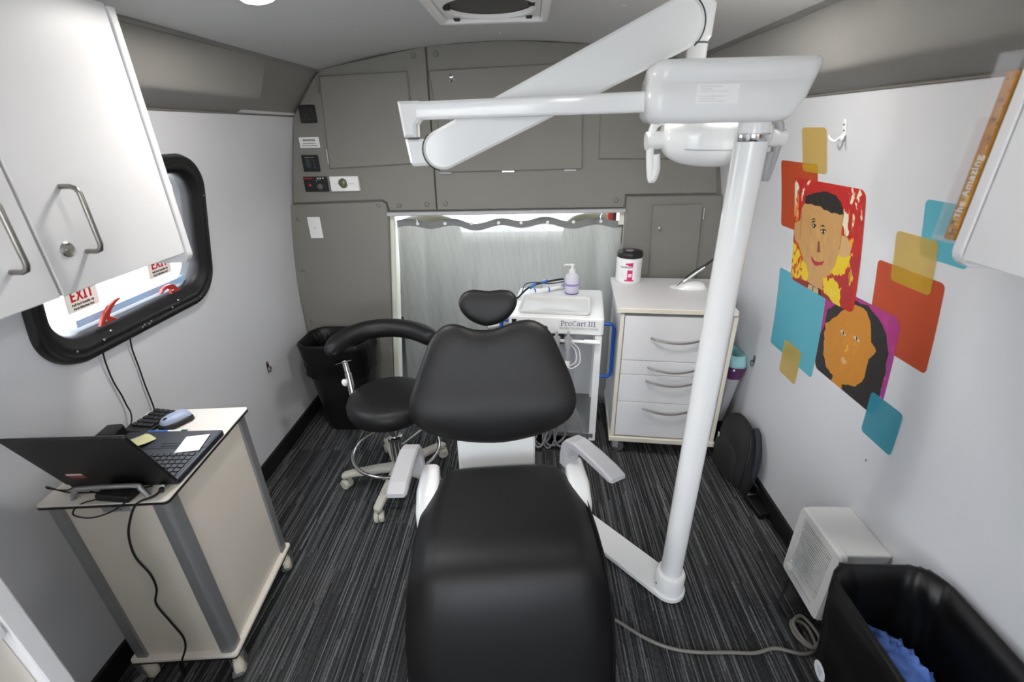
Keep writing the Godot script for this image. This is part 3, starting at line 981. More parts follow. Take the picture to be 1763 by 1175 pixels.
# ---------------------------------------------------------------- the wall art
func wall_art() -> void:
	var yel := mat("film_yellow", Color(0.85, 0.70, 0.17, 0.62), 0.4)
	yel.transparency = BaseMaterial3D.TRANSPARENCY_ALPHA
	var teal := mat("film_teal", Color8(88, 176, 194), 0.35)
	var teal_t := mat("film_teal_clear", Color(0.16, 0.61, 0.70, 0.74), 0.35)
	teal_t.transparency = BaseMaterial3D.TRANSPARENCY_ALPHA
	var red := mat("film_red", Color8(190, 70, 26), 0.35)
	var g := "coloured wall stickers"
	var r := 0.014
	single("wall_sticker", film(1, -1.879, -1.638, 1.231, 1.474, r, 0.0006), red, "rust red square sticker behind the painted boy portrait", "sticker", Vector3.ZERO, Vector3.ZERO, g)
	single("wall_sticker", film(1, -1.322, -1.088, 0.99, 1.24, r, 0.0006), red, "large rust red square sticker right of the painted girl", "sticker", Vector3.ZERO, Vector3.ZERO, g)
	single("wall_sticker", film(1, -1.868, -1.545, 0.718, 1.062, r, 0.0006), teal, "large teal square sticker left of the painted girl", "sticker", Vector3.ZERO, Vector3.ZERO, g)
	single("wall_sticker", film(1, -1.181, -1.04, 1.288, 1.427, r, 0.0006), teal, "teal square sticker beside the book holder", "sticker", Vector3.ZERO, Vector3.ZERO, g)
	single("wall_sticker", film(1, -1.728, -1.586, 1.447, 1.586, r, 0.0018), yel, "yellow see-through sticker beside the white coat hook, topmost of all", "sticker", Vector3.ZERO, Vector3.ZERO, g)
	single("wall_sticker", film(1, -1.264, -1.124, 1.196, 1.335, r, 0.0018), yel, "yellow see-through sticker overlapping the large rust red square", "sticker", Vector3.ZERO, Vector3.ZERO, g)
	single("wall_sticker", film(1, -1.760, -1.632, 0.636, 0.785, r, 0.0018), yel, "small yellow see-through sticker on the large teal square's lower edge", "sticker", Vector3.ZERO, Vector3.ZERO, g)
	single("wall_sticker", film(1, -1.249, -1.116, 0.695, 0.843, r, 0.0024), teal_t, "teal see-through sticker over the painted girl's hair, lowest of all", "sticker", Vector3.ZERO, Vector3.ZERO, g)
	var rng := RandomNumberGenerator.new()
	rng.seed = 3
	# a child's painting of a boy
	var im := Image.create(448, 448, false, Image.FORMAT_RGB8)
	im.fill(Color8(196, 32, 24))
	strokes(im, rng, Rect2(0.0, 0.0, 1.0, 1.0), 70, 0.22, 0.05, 0.05, Color8(186, 30, 24))
	var cream := Color8(238, 226, 196)
	for q in [[[0.0, 0.029], [0.073, 0.065], [0.031, 0.194], [0.075, 0.327], [0.0, 0.374]], [[0.158, 0.055], [0.174, 0.084], [0.127, 0.212], [0.109, 0.183]], [[0.774, 0.0], [0.818, 0.086], [0.847, 0.134], [0.868, 0.079], [0.839, 0.008], [0.83, 0.123]], [[0.927, 0.0], [0.945, 0.031], [0.93, 0.12], [0.904, 0.076]], [[0.756, 0.16], [0.808, 0.22], [0.839, 0.361], [0.779, 0.387], [0.745, 0.3]], [[0.21, 0.02], [0.28, 0.0], [0.25, 0.04], [0.2, 0.07]]]:
		fill(im, q, cream)
	strokes(im, rng, Rect2(0.0, 0.1, 0.09, 0.5), 16, 0.16, 0.02, 0.02, Color8(238, 140, 30))
	strokes(im, rng, Rect2(0.78, 0.15, 0.1, 0.4), 9, 0.14, 0.018, 0.02, Color8(240, 160, 40))
	strokes(im, rng, Rect2(0.84, 0.0, 0.12, 0.25), 6, 0.12, 0.014, 0.02, cream)
	var yellow := Color8(236, 204, 26)
	fill(im, [[0.0, 0.60], [0.158, 0.717], [0.30, 0.80], [0.33, 0.93], [0.138, 0.966], [0.0, 0.95]], yellow)
	fill(im, [[0.70, 0.53], [0.90, 0.50], [0.83, 0.709], [0.675, 0.76], [0.55, 0.80], [0.66, 0.67]], yellow)
	fill(im, [[0.52, 0.82], [0.709, 0.785], [0.805, 0.785], [0.816, 1.0], [0.66, 1.0], [0.57, 0.93]], yellow)
	strokes(im, rng, Rect2(0.0, 0.66, 0.2, 0.3), 26, 0.11, 0.018, -0.3, Color8(206, 70, 26))
	strokes(im, rng, Rect2(0.0, 0.70, 0.25, 0.25), 12, 0.1, 0.016, 0.5, Color8(240, 210, 60))
	fill(im, [[0.60, 0.73], [0.72, 0.76], [0.84, 0.74], [0.90, 0.50], [0.96, 0.56], [0.93, 0.97], [0.82, 0.97], [0.80, 0.83], [0.70, 0.79]], Color8(176, 30, 34))
	strokes(im, rng, Rect2(0.87, 0.5, 0.06, 0.25), 6, 0.1, 0.012, -0.1, yellow)
	strokes(im, rng, Rect2(0.62, 0.84, 0.14, 0.1), 14, 0.02, 0.014, 0.0, Color8(240, 220, 120))
	im = wobble(im, 10.0)
	var skin := Color8(206, 158, 96)
	fill(im, [[0.109, 0.385], [0.013, 0.427], [0.0, 0.526], [0.034, 0.597], [0.143, 0.615]], skin)
	fill(im, [[0.725, 0.393], [0.823, 0.393], [0.878, 0.463], [0.87, 0.534], [0.8, 0.573], [0.717, 0.565]], Color8(214, 172, 116))
	fill(im, [[0.171, 0.212], [0.439, 0.209], [0.631, 0.22], [0.745, 0.223], [0.745, 0.395], [0.725, 0.542], [0.688, 0.67], [0.613, 0.785], [0.47, 0.861], [0.322, 0.874], [0.26, 0.791], [0.174, 0.715], [0.101, 0.634], [0.101, 0.403], [0.127, 0.272]], skin)
	fill(im, [[0.312, 0.843], [0.30, 0.94], [0.42, 0.96], [0.55, 0.94], [0.535, 0.809]], skin)
	strokes(im, rng, Rect2(0.2, 0.28, 0.45, 0.45), 26, 0.12, 0.05, 0.0, Color8(208, 161, 100))
	fill(im, [[0.125, 0.30], [0.135, 0.30], [0.12, 0.56], [0.112, 0.56]], Color8(150, 110, 60))
	fill(im, [[0.742, 0.23], [0.75, 0.23], [0.735, 0.52], [0.727, 0.52]], Color8(150, 110, 60))
	fill(im, [[0.178, 0.215], [0.19, 0.149], [0.309, 0.11], [0.486, 0.07], [0.629, 0.083], [0.71, 0.128], [0.756, 0.22], [0.70, 0.232], [0.631, 0.226], [0.60, 0.238], [0.538, 0.226], [0.48, 0.228], [0.413, 0.204], [0.34, 0.212], [0.281, 0.2], [0.23, 0.216]], Color8(34, 29, 25))
	strokes(im, rng, Rect2(0.3, 0.1, 0.4, 0.1), 14, 0.03, 0.008, 0.6, Color8(92, 74, 56))
	var dark := Color8(40, 28, 20)
	for q in [[[0.299, 0.395], [0.332, 0.369], [0.374, 0.38], [0.345, 0.416]], [[0.431, 0.414], [0.481, 0.390], [0.532, 0.393], [0.491, 0.436]], [[0.278, 0.374], [0.33, 0.346], [0.371, 0.346], [0.332, 0.361]], [[0.285, 0.35], [0.33, 0.325], [0.365, 0.33], [0.33, 0.338]], [[0.426, 0.385], [0.473, 0.357], [0.514, 0.372], [0.47, 0.372]]]:
		fill(im, q, dark)
	fill(im, [[0.318, 0.39], [0.332, 0.38], [0.338, 0.395], [0.325, 0.403]], cream)
	fill(im, [[0.452, 0.41], [0.472, 0.402], [0.474, 0.42], [0.46, 0.424]], cream)
	fill(im, [[0.50, 0.404], [0.516, 0.402], [0.51, 0.414], [0.498, 0.418]], cream)
	fill(im, [[0.413, 0.516], [0.442, 0.513], [0.465, 0.607], [0.413, 0.62]], Color8(140, 88, 44))
	fill(im, [[0.319, 0.675], [0.392, 0.708], [0.46, 0.70], [0.535, 0.67], [0.509, 0.712], [0.421, 0.748], [0.351, 0.733]], Color8(186, 42, 58))
	fill(im, [[0.0, 1.0], [0.05, 0.985], [0.197, 0.945], [0.314, 0.938], [0.486, 0.953], [0.647, 0.963], [0.72, 1.0]], Color8(150, 40, 34))
	fill(im, [[0.33, 0.95], [0.488, 0.955], [0.499, 1.0], [0.319, 1.0]], Color8(206, 176, 130))
	fill(im, [[0.40, 0.955], [0.412, 0.955], [0.412, 1.0], [0.40, 1.0]], dark)
	fill(im, [[0.486, 0.94], [0.527, 0.94], [0.54, 1.0], [0.499, 1.0]], dark)
	single("painted_portrait", film(1, -1.78, -1.395, 1.04, 1.422, 0.025, 0.0014), textured("boy_painting", wobble(im, 2.6), 0.38), "child's painting of a boy with short black hair on red", "portrait", Vector3.ZERO, Vector3.ZERO, "painted portraits on the wall")
	# a child's painting of a girl
	im = Image.create(448, 448, false, Image.FORMAT_RGB8)
	im.fill(Color8(176, 48, 128))
	strokes(im, rng, Rect2(0.6, 0.0, 0.4, 1.0), 40, 0.1, 0.03, 0.1, Color8(186, 56, 140))
	strokes(im, rng, Rect2(0.88, 0.3, 0.12, 0.6), 18, 0.06, 0.02, 0.1, Color8(136, 70, 160))
	strokes(im, rng, Rect2(0.9, 0.2, 0.1, 0.7), 7, 0.03, 0.008, 0.1, Color8(230, 170, 200))
	var blk := Color8(36, 32, 30)
	fill(im, [[0.049, 0.291], [0.212, 0.148], [0.427, 0.036], [0.52, 0.04], [0.613, 0.024], [0.70, 0.07], [0.767, 0.097], [0.872, 0.191], [0.90, 0.27], [0.939, 0.352], [0.935, 0.44], [0.956, 0.542], [0.945, 0.66], [0.955, 0.78], [0.93, 1.0], [0.0, 1.0], [0.0, 0.6], [0.049, 0.461]], blk)
	fill(im, [[0.30, 1.0], [0.50, 1.0], [0.48, 0.97]], Color8(186, 50, 60))
	var orange := Color8(206, 136, 36)
	fill(im, [[0.047, 0.452], [0.11, 0.40], [0.163, 0.333], [0.22, 0.29], [0.259, 0.227], [0.35, 0.15], [0.436, 0.082], [0.544, 0.07], [0.60, 0.085], [0.634, 0.124], [0.67, 0.17], [0.692, 0.236], [0.721, 0.345], [0.785, 0.373], [0.80, 0.40], [0.785, 0.433], [0.733, 0.512], [0.73, 0.63], [0.735, 0.70], [0.715, 0.77], [0.645, 0.867], [0.56, 0.90], [0.474, 0.945], [0.48, 1.0], [0.31, 1.0], [0.323, 0.933], [0.26, 0.92], [0.189, 0.891], [0.15, 0.83], [0.108, 0.788], [0.10, 0.72], [0.081, 0.658], [0.08, 0.60], [0.058, 0.552], [0.075, 0.50]], orange)
	strokes(im, rng, Rect2(0.2, 0.25, 0.42, 0.5), 22, 0.12, 0.03, -0.3, Color8(209, 140, 39))
	for e in [[0.345, 0.42], [0.535, 0.397]]:
		fill(im, [[e[0] - 0.045, e[1] + 0.0], [e[0] - 0.01, e[1] - 0.025], [e[0] + 0.045, e[1] + 0.004], [e[0] + 0.01, e[1] + 0.024]], Color8(224, 220, 210))
		fill(im, [[e[0] - 0.018, e[1] - 0.01], [e[0] - 0.004, e[1] - 0.022], [e[0] + 0.02, e[1] + 0.005], [e[0] + 0.006, e[1] + 0.02]], Color8(40, 36, 34))
	fill(im, [[0.424, 0.505], [0.444, 0.533], [0.432, 0.591], [0.411, 0.598], [0.428, 0.55]], Color8(240, 200, 40))
	fill(im, [[0.378, 0.69], [0.416, 0.662], [0.474, 0.686], [0.455, 0.73], [0.401, 0.726]], Color8(222, 170, 130))
	single("painted_portrait", film(1, -1.544, -1.2, 0.77, 1.10, 0.028, 0.001), textured("girl_painting", wobble(im, 3.4), 0.38), "child's painting of a girl with long black hair on purple", "portrait", Vector3.ZERO, Vector3.ZERO, "painted portraits on the wall")
	# coat hook
	var h := thing("coat_hook", "white double coat hook on the right wall above the portraits", "hook", wp(1, 1.575, -1.498, 0.0))
	h.basis = Basis(Vector3(0, 0, 0.8), Vector3(-0.208, 0.772, 0), Vector3(-0.772, -0.208, 0))
	part(h, "plate", rbox(0.022, 0.06, 0.004, 0.01), M.white_gloss, Vector3(0, 0.012, 0.002))
	for y in [0.024, 0.004]:
		part(h, "screw", lathe([Vector2(0.004, 0), Vector2(0.003, 0.002), Vector2(0, 0.002)], 10), M.brushed, Vector3(0, y, 0.004), Vector3(90, 0, 0))
	part(h, "prong", tube([Vector3(0, -0.01, 0.004), Vector3(-0.01, -0.024, 0.02), Vector3(-0.018, -0.026, 0.03), Vector3(-0.026, -0.014, 0.038), Vector3(-0.028, -0.002, 0.039)], 0.0048, 8, 4), M.white_gloss)
	part(h, "prong", tube([Vector3(0, -0.01, 0.004), Vector3(0.006, -0.024, 0.014), Vector3(0.010, -0.026, 0.026), Vector3(0.012, -0.016, 0.032)], 0.0048, 8, 4), M.white_gloss)
	# tie-down rings and a rivet
	for q in [[-1, 0.509, -2.029, "zinc tie-down ring on the left wall near the black bin"], [1, 0.568, -1.975, "zinc tie-down ring on the right wall beside the drawer cabinet"]]:
		var a := thing("tie_down_ring", q[3], "ring", wp(q[0], q[1], q[2], 0.0), 0, "tie-down rings")
		a.basis = Basis(Vector3(0, 0, q[0]), Vector3.UP, Vector3(-q[0], 0, 0))
		part(a, "plate", rbox(0.02, 0.046, 0.003, 0.006), M.brushed, Vector3(0, 0.006, 0.0015))
		part(a, "ring", tube(circle(0.013, 18, Vector3(0, -0.013, 0.008)), 0.003, 6, 0, true), M.brushed)
		part(a, "screw", lathe([Vector2(0.004, 0), Vector2(0.003, 0.003), Vector2(0, 0.003)], 10), M.steel, Vector3(0, 0.02, 0.003), Vector3(90, 0, 0))
	single("wall_rivet", lathe([Vector2(0.004, 0), Vector2(0.003, 0.002), Vector2(0, 0.0025)], 10), M.brushed, "single small screw in the right wall below the lowest teal sticker", "screw", wp(1, 0.617, -1.194, 0.0), Vector3(0, 0, 90))

# ---------------------------------------------------------------- wall cabinets near the camera
func pull(len_: float, out_: float, r := 0.005) -> ArrayMesh:
	# a bent bar along y, standing off along z
	var q := 0.014
	return tube([Vector3(0, len_ / 2, 0), Vector3(0, len_ / 2, out_ - q), Vector3(0, len_ / 2 - q * 0.3, out_ - q * 0.3), Vector3(0, len_ / 2 - q, out_), Vector3(0, -len_ / 2 + q, out_), Vector3(0, -len_ / 2 + q * 0.3, out_ - q * 0.3), Vector3(0, -len_ / 2, out_ - q), Vector3(0, -len_ / 2, 0)], r, 10)

func cabinets() -> void:
	var t := thing("wall_cabinet", "white wall cabinet with two doors and steel pulls above the window", "cabinet", Vector3(-0.93, 1.31, -1.19))
	var s := begin()
	# body drawn along z from the far end towards the camera
	var back := poly([[-0.018, 0.0], [-0.27, 0.0], [-0.222, 0.345], [-0.13, 0.395], [-0.075, 0.53], [-0.045, 0.553], [-0.018, 0.558]])
	prism_into(s, back, 0.735, 0.0, Transform3D(Basis.IDENTITY, Vector3(0, 0, 0.0)))
	part(t, "body", done(s), M.laminate)
	for d in [[0.0, 0.357, 0.272, "door"], [0.361, 0.735, 0.427, "door"]]:
		var dr := part(t, "door", rbox(d[1] - d[0] - 0.002, 0.555, 0.018, 0.002, 0.0015), M.laminate, Vector3(-0.009, 0.2795, (d[0] + d[1]) / 2), Vector3(0, 90, 0))
		var lz: float = (d[0] + d[1]) / 2 - d[2]
		part(dr, "handle", pull(0.13, 0.036), M.brushed, Vector3(lz, -0.142, 0.009), Vector3(0, 0, 0))
		if d[0] == 0.0:
			part(dr, "lock", lathe([Vector2(0.015, 0), Vector2(0.015, 0.0015), Vector2(0.013, 0.003), Vector2(0.0105, 0.002), Vector2(0.0055, 0.0018), Vector2(0.005, 0.003), Vector2(0, 0.003)], 28), M.steel, Vector3((d[0] + d[1]) / 2 - 0.31, -0.194, 0.009), Vector3(90, 0, 0))
	var e := begin()
	var ep := PackedVector2Array()
	for p in [[-0.276, -0.027], [-0.03, -0.027]]:
		ep.append(Vector2(p[0], p[1]))
	for k in 7:
		var a := -PI / 2 + PI / 2 * k / 6
		ep.append(Vector2(-0.022, 0.0) + Vector2(cos(a), sin(a)) * 0.027)
	for p in [[0.005, 0.552], [-0.06, 0.545], [-0.075, 0.53], [-0.13, 0.395], [-0.222, 0.345]]:
		ep.append(Vector2(p[0], p[1]))
	prism_into(e, ep, 0.019, 0.001, Transform3D(Basis.IDENTITY, Vector3(0, 0, -0.019)))
	part(t, "end_panel", done(e), M.laminate)
	# base cabinet below it, only its end panel and front show
	t = thing("base_cabinet", "white base cabinet end in the lower left corner, out of focus", "cabinet", Vector3(-1.0, 0, -0.445))
	part(t, "end_panel", box(Vector3(0.3, 1.06, 0.031), 0.003), M.laminate, Vector3(0.0, 0.53, -0.0155))
	part(t, "body", box(Vector3(0.28, 0.86, 1.2), 0.002), M.beige_top, Vector3(-0.008, 0.43, 0.60))
	part(t, "worktop", box(Vector3(0.3, 0.03, 1.2), 0.004), M.laminate, Vector3(0.0, 0.885, 0.60))
	# wall cabinet on the right
	t = thing("wall_cabinet", "white wall cabinet at the right edge carrying the book holder", "cabinet", Vector3(0.68, 1.385, -0.75))
	s = begin()
	var prof := PackedVector2Array()
	prof.append_array(PackedVector2Array([Vector2(0.275, 0.0), Vector2(0.03, 0.0)]))
	for k in 7:
		var a := -PI / 2 - PI / 2 * k / 6
		prof.append(Vector2(0.03, 0.03) + Vector2(cos(a), sin(a)) * 0.03)
	prof.append_array(PackedVector2Array([Vector2(0.0, 0.45), Vector2(0.05, 0.455), Vector2(0.145, 0.33), Vector2(0.2, 0.285)]))
	prism_into(s, prof, 0.02, 0.002)
	part(t, "end_panel", done(s), M.laminate)
	s = begin()
	prism_into(s, poly([[0.27, 0.012], [0.022, 0.012], [0.022, 0.445], [0.05, 0.45], [0.145, 0.33], [0.2, 0.285]]), 0.95, 0.001, Transform3D(Basis.IDENTITY, Vector3(0, 0, 0.02)))
	part(t, "body", done(s), M.laminate)
	for k in 2:
		part(t, "door", rbox(0.472, 0.43, 0.018, 0.002), M.laminate, Vector3(0.0098, 0.229, 0.258 + 0.476 * k), Vector3(0, -90, 0))
	# clear holder with a book, on that cabinet's far end
	t = thing("book_holder", "clear acrylic holder fixed to the end of the right cabinet", "holder", Vector3(0.6745, 1.42, -0.751))
	part(t, "front", box(Vector3(0.18, 0.265, 0.003), 0.001), M.acrylic, Vector3(0.09, 0.1325, -0.0375))
	part(t, "side", box(Vector3(0.003, 0.265, 0.035), 0.001), M.acrylic, Vector3(0.0015, 0.1325, -0.0178))
	part(t, "side", box(Vector3(0.003, 0.2, 0.035), 0.001), M.acrylic, Vector3(0.1785, 0.1, -0.0178))
	part(t, "bottom", box(Vector3(0.18, 0.004, 0.038), 0.001), M.acrylic, Vector3(0.09, 0.002, -0.019))
	var im := Image.create(256, 32, false, Image.FORMAT_RGB8)
	im.fill(Color8(186, 118, 18))
	var rng := RandomNumberGenerator.new()
	rng.seed = 9
	strokes(im, rng, Rect2(0, 0, 1, 1), 90, 0.5, 0.05, 0.0, Color8(192, 130, 28))
	strokes(im, rng, Rect2(0.05, 0, 0.25, 1), 30, 0.6, 0.02, 0.0, Color8(214, 176, 84))
	strokes(im, rng, Rect2(0, 0, 1, 1), 30, 0.6, 0.02, 0.0, Color8(140, 88, 22))
	t = thing("gold_book", "gold book with white lettering on its spine in the clear holder", "book", Vector3(0.6785, 1.4245, -0.7518))
	part(t, "pages", box(Vector3(0.15, 0.23, 0.013), 0.001), M.paper, Vector3(0.079, 0.118, -0.0088))
	part(t, "cover", box(Vector3(0.156, 0.236, 0.0015), 0.0005), mat("gold_cover", Color8(176, 126, 42), 0.4), Vector3(0.078, 0.118, -0.0008))
	part(t, "cover", box(Vector3(0.156, 0.236, 0.0015), 0.0005), M.gold_cover, Vector3(0.078, 0.118, -0.0168))
	var sp := begin()
	prism_into(sp, rrect(0.236, 0.0176, 0), 0.0015, 0.0, Transform3D(Basis(Vector3(0, 1, 0), Vector3(0, 0, -1), Vector3(-1, 0, 0)), Vector3(0.0015, 0.118, -0.0088)))
	part(t, "spine", done(sp), textured("spine_print", im, 0.4))
	text(t, "The  Amazing", 0.0105, M.white_ink, Transform3D(Basis(Vector3(0, 1, 0), Vector3(0, 0, -1), Vector3(-1, 0, 0)), Vector3(-0.0004, 0.08, -0.0085)), "Droid Sans", true)

# ---------------------------------------------------------------- laptop cart on the left
func caster(parent: Node, at: Vector3, r: float, wheel: Material, fork: Material, turn := 0.0, w := 0.02) -> Node3D:
	var c := part(parent, "caster", lathe([Vector2(0.0, -w / 2), Vector2(r * 0.8, -w / 2), Vector2(r, -w * 0.3), Vector2(r, w * 0.3), Vector2(r * 0.8, w / 2), Vector2(0, w / 2)], 18), wheel, at + Vector3(0, r, 0))
	c.basis = Basis(Vector3.UP, deg_to_rad(turn)) * Basis(Vector3(0, 0, 1), PI / 2)
	var s := begin()
	# fork: two cheeks and a crown, in the wheel's own axes (its axle is y, up is -x after the turn)
	for k in [-1, 1]:
		prism_into(s, poly([[-0.01, -r * 0.5], [r * 1.35, -r * 0.75], [r * 1.35, r * 0.35], [-0.006, r * 0.25]]), 0.003, 0.0006, Transform3D(Basis(Vector3(1, 0, 0), Vector3(0, 0, 1), Vector3(0, -1, 0)), Vector3(0, k * (w / 2 + 0.004) + 0.0015, 0)))
	box_into(s, Vector3(0.006, w + 0.014, r * 1.0), Vector3(r * 1.35, 0, -r * 0.2), 0.001)
	part(c, "fork", done(s), fork)
	return c

func laptop_cart() -> void:
	# front-right foot of the top at (-.93, -.845), far end to the left of it
	var o := Vector3(-1.108, 0, -1.055)
	var t := thing("laptop_cart", "beige rolling cart with aluminium corner posts and black-edged top", "cart", o, 4.5)
	var w := 0.33
	var d := 0.435
	var top_y := 0.742
	part(t, "top", slab(w, d, 0.004, 0.012, 0.0005), M.beige_top, Vector3(0, top_y + 0.008, 0))
	part(t, "top_edge", slab(w + 0.001, d + 0.001, 0.009, 0.012, 0.001), M.black_plastic, Vector3(0, top_y - 0.0005, 0))
	part(t, "base", slab(w, d, 0.012, 0.012, 0.0015), M.beige_top, Vector3(0, 0.098, 0))
	part(t, "base_edge", slab(w + 0.002, d + 0.002, 0.006, 0.012, 0.001), M.black_plastic, Vector3(0, 0.0925, 0))
	var hh := top_y - 0.11
	for q in [[1, 1], [-1, 1], [1, -1], [-1, -1]]:
		var s := begin()
		var c := PackedVector2Array()
		var r := 0.034
		# a quarter-round extrusion with its round side out
		c = PackedVector2Array([Vector2(-r, -r), Vector2(0.006, -r)])
		for k in 7:
			var a := PI / 2 * k / 6
			c.append(Vector2(-0.008, -0.008) + Vector2(cos(a), sin(a)) * 0.014)
		c.append(Vector2(-r, 0.006))
		var pts := PackedVector2Array()
		for p in c:
			pts.append(Vector2(p.x * q[0], p.y * q[1]))
		prism_into(s, pts, hh, 0.0, Transform3D(Basis(Vector3.RIGHT, Vector3(0, 0, 1), Vector3.UP), Vector3(q[0] * (w / 2 - 0.016), 0.11, q[1] * (d / 2 - 0.016))))
		part(t, "post", done(s), M.aluminium)
	for sx in [-1, 1]:
		part(t, "side_panel", box(Vector3(0.01, hh, d - 0.09), 0.001), M.beige, Vector3(sx * (w / 2 - 0.024), 0.11 + hh / 2, 0))
	for sz in [-1, 1]:
		part(t, "end_panel", box(Vector3(w - 0.09, hh, 0.01), 0.001), M.beige, Vector3(0, 0.11 + hh / 2, sz * (d / 2 - 0.024)))
	for q in [[1, 1, 25], [-1, 1, 70], [1, -1, 20], [-1, -1, 10]]:
		caster(t, Vector3(q[0] * (w / 2 - 0.02), 0.0, q[1] * (d / 2 - 0.025)), 0.036, M.caster_cream, M.caster_grey, q[2], 0.03)
		part(t, "brake_pedal", box(Vector3(0.03, 0.008, 0.02), 0.002), M.caster_grey, Vector3(q[0] * (w / 2 - 0.012), 0.03, q[1] * (d / 2 - 0.025) + 0.032), Vector3(25, q[2], 0))
		part(t, "caster_stem", lathe([Vector2(0.014, 0.078), Vector2(0.014, 0.0925)], 14), M.caster_cream, Vector3(q[0] * (w / 2 - 0.025), 0, q[1] * (d / 2 - 0.028)))
	part(t, "grab_bar", tube([Vector3(-0.085, top_y + 0.01, 0.195), Vector3(-0.072, top_y + 0.035, 0.195), Vector3(-0.055, top_y + 0.043, 0.193), Vector3(0.075, top_y + 0.043, 0.19), Vector3(0.09, top_y + 0.035, 0.192), Vector3(0.104, top_y + 0.01, 0.195)], 0.0068, 10, 4), M.aluminium)
	var lb := part(t, "maker_plate", rbox(0.07, 0.023, 0.001, 0.001, 0.0), mat("plate_grey", Color8(150, 154, 158), 0.45), Vector3(0.012, top_y - 0.022, d / 2 - 0.0185))
	marks(lb, Vector3(0.008, 0.005, 0.0006), 0.036, 0.003, M.caster_grey, 7)
	marks(lb, Vector3(0.012, -0.003, 0.0006), 0.03, 0.004, M.black_ink, 8)
	var ty := top_y + 0.012 + 0.0005
	# laptop, its back to the camera
	var lp := thing("laptop", "open black laptop on the beige cart, lid towards the camera", "laptop", Vector3(-1.083, ty, -1.01), 3.0)
	var lw := 0.29
	part(lp, "base", slab(lw, 0.222, 0.017, 0.008, 0.002), mat("laptop_navy", Color8(30, 33, 42), 0.4), Vector3(0, 0.002, 0))
	part(lp, "deck", slab(lw - 0.02, 0.11, 0.0012, 0.004, 0.0), M.laptop_navy, Vector3(0, 0.0188, 0.045))
	for row in 6:
		for col in 15:
			var kw := 0.0148
			part(lp, "key", slab(kw, 0.0135, 0.003, 0.002, 0.0007, 2), M.key_black, Vector3(-0.122 + col * 0.0174, 0.0195, 0.092 - row * 0.017))
	part(lp, "palm_rest", slab(0.278, 0.082, 0.0015, 0.004, 0.0), M.laptop_navy, Vector3(0, 0.0185, -0.066))
	part(lp, "touchpad", slab(0.095, 0.055, 0.0015, 0.004, 0.0003), M.key_black, Vector3(0.045, 0.0195, -0.073))
	part(lp, "trackpad_buttons", slab(0.08, 0.008, 0.002, 0.002, 0.0003), M.black_plastic, Vector3(0.045, 0.0195, -0.037))
	var lid := part(lp, "lid", rbox(lw, 0.225, 0.008, 0.008, 0.002), M.black_plastic, Vector3(0, 0.118, 0.152), Vector3(22.0, 0, 0))
	part(lid, "screen", rbox(0.268, 0.185, 0.001, 0.002, 0.0), mat("screen_dark", Color8(14, 15, 18), 0.12), Vector3(0, 0.004, -0.0044))
	var st := part(lid, "sticker", rbox(0.042, 0.026, 0.0006, 0.004, 0.0), mat("sticker_red", Color8(140, 62, 60), 0.6), Vector3(-0.085, -0.062, 0.0043))
	part(st, "sticker_band", rbox(0.04, 0.007, 0.0005, 0.001, 0.0), M.paper, Vector3(0, 0.008, 0.0004))
	part(lp, "hinge", tube([Vector3(-0.1, 0.014, 0.108), Vector3(0.1, 0.014, 0.108)], 0.006, 8), M.black_plastic)
	single("note_paper", slab(0.066, 0.078, 0.0006, 0.001, 0.0), M.paper, "white handwritten note lying on the laptop's palm rest", "note", Vector3(-0.992, ty + 0.0222, -1.056), Vector3(0, 12, 0))
	var sn := []
	for i in 9:
		var r := PackedVector3Array()
		for j in 9:
			var u := j / 8.0
			var v := i / 8.0
			r.append(Vector3(-0.03 + u * 0.06, 0.002 + 0.02 * pow(v, 2.0) + 0.006 * sin(u * 3.0), -0.04 + v * 0.08))
		sn.append(r)
	single("sticky_note", grid(sn), mat("note_yellow", Color8(204, 199, 146), 0.7), "pale yellow curled sticky note beside the laptop lid", "note", Vector3(-1.16, ty + 0.021, -1.052), Vector3(0, -25, 0))
	# number pad
	var kp := thing("number_pad", "black number keypad on the cart beside the mouse", "keypad", Vector3(-1.222, ty, -1.188), -8.0)
	part(kp, "case", slab(0.085, 0.125, 0.012, 0.006, 0.002), M.black_plastic)
	for row in 5:
		for col in 4:
			part(kp, "key", slab(0.0155, 0.0155, 0.006, 0.002, 0.0012, 2), M.key_black, Vector3(-0.029 + col * 0.019, 0.0118, -0.048 + row * 0.0195))
	single("docking_box", rbox(0.05, 0.045, 0.06, 0.008, 0.004), M.black_plastic, "small black box behind the laptop beside the keypad", "box", Vector3(-1.268, ty + 0.0235, -1.09), Vector3(0, 8, 0))
	# mouse
	var ms := thing("computer_mouse", "grey blue wireless mouse with black sides on the cart", "mouse", Vector3(-1.142, ty, -1.188), -28.0)
	var ol := curve2([[-0.022, -0.044], [0, -0.05], [0.022, -0.044], [0.031, -0.02], [0.031, 0.012], [0.03, 0.034], [0.018, 0.046], [0, 0.049], [-0.018, 0.046], [-0.03, 0.034], [-0.031, 0.012], [-0.031, -0.02]], 3)
	part(ms, "body", pillow(ol, 0.019, 0.001, 7.0, 7), M.black_plastic, Vector3(0, 0.001, 0), Vector3(-90, 0, 0))
	var ol2 := PackedVector2Array()
	for p in ol:
		ol2.append(Vector2(p.x * 0.9 - 0.002, p.y * 0.93 + 0.002))
	part(ms, "shell", pillow(ol2, 0.031, 0.001, 4.0, 8), mat("mouse_blue", Color8(160, 172, 198), 0.3, 0.0), Vector3(0, 0.0035, 0), Vector3(-90, 0, 0))
	part(ms, "wheel", lathe([Vector2(0, -0.004), Vector2(0.008, -0.004), Vector2(0.008, 0.004), Vector2(0, 0.004)], 14), M.black_plastic, Vector3(0, 0.026, 0.024), Vector3(0, 0, 90))
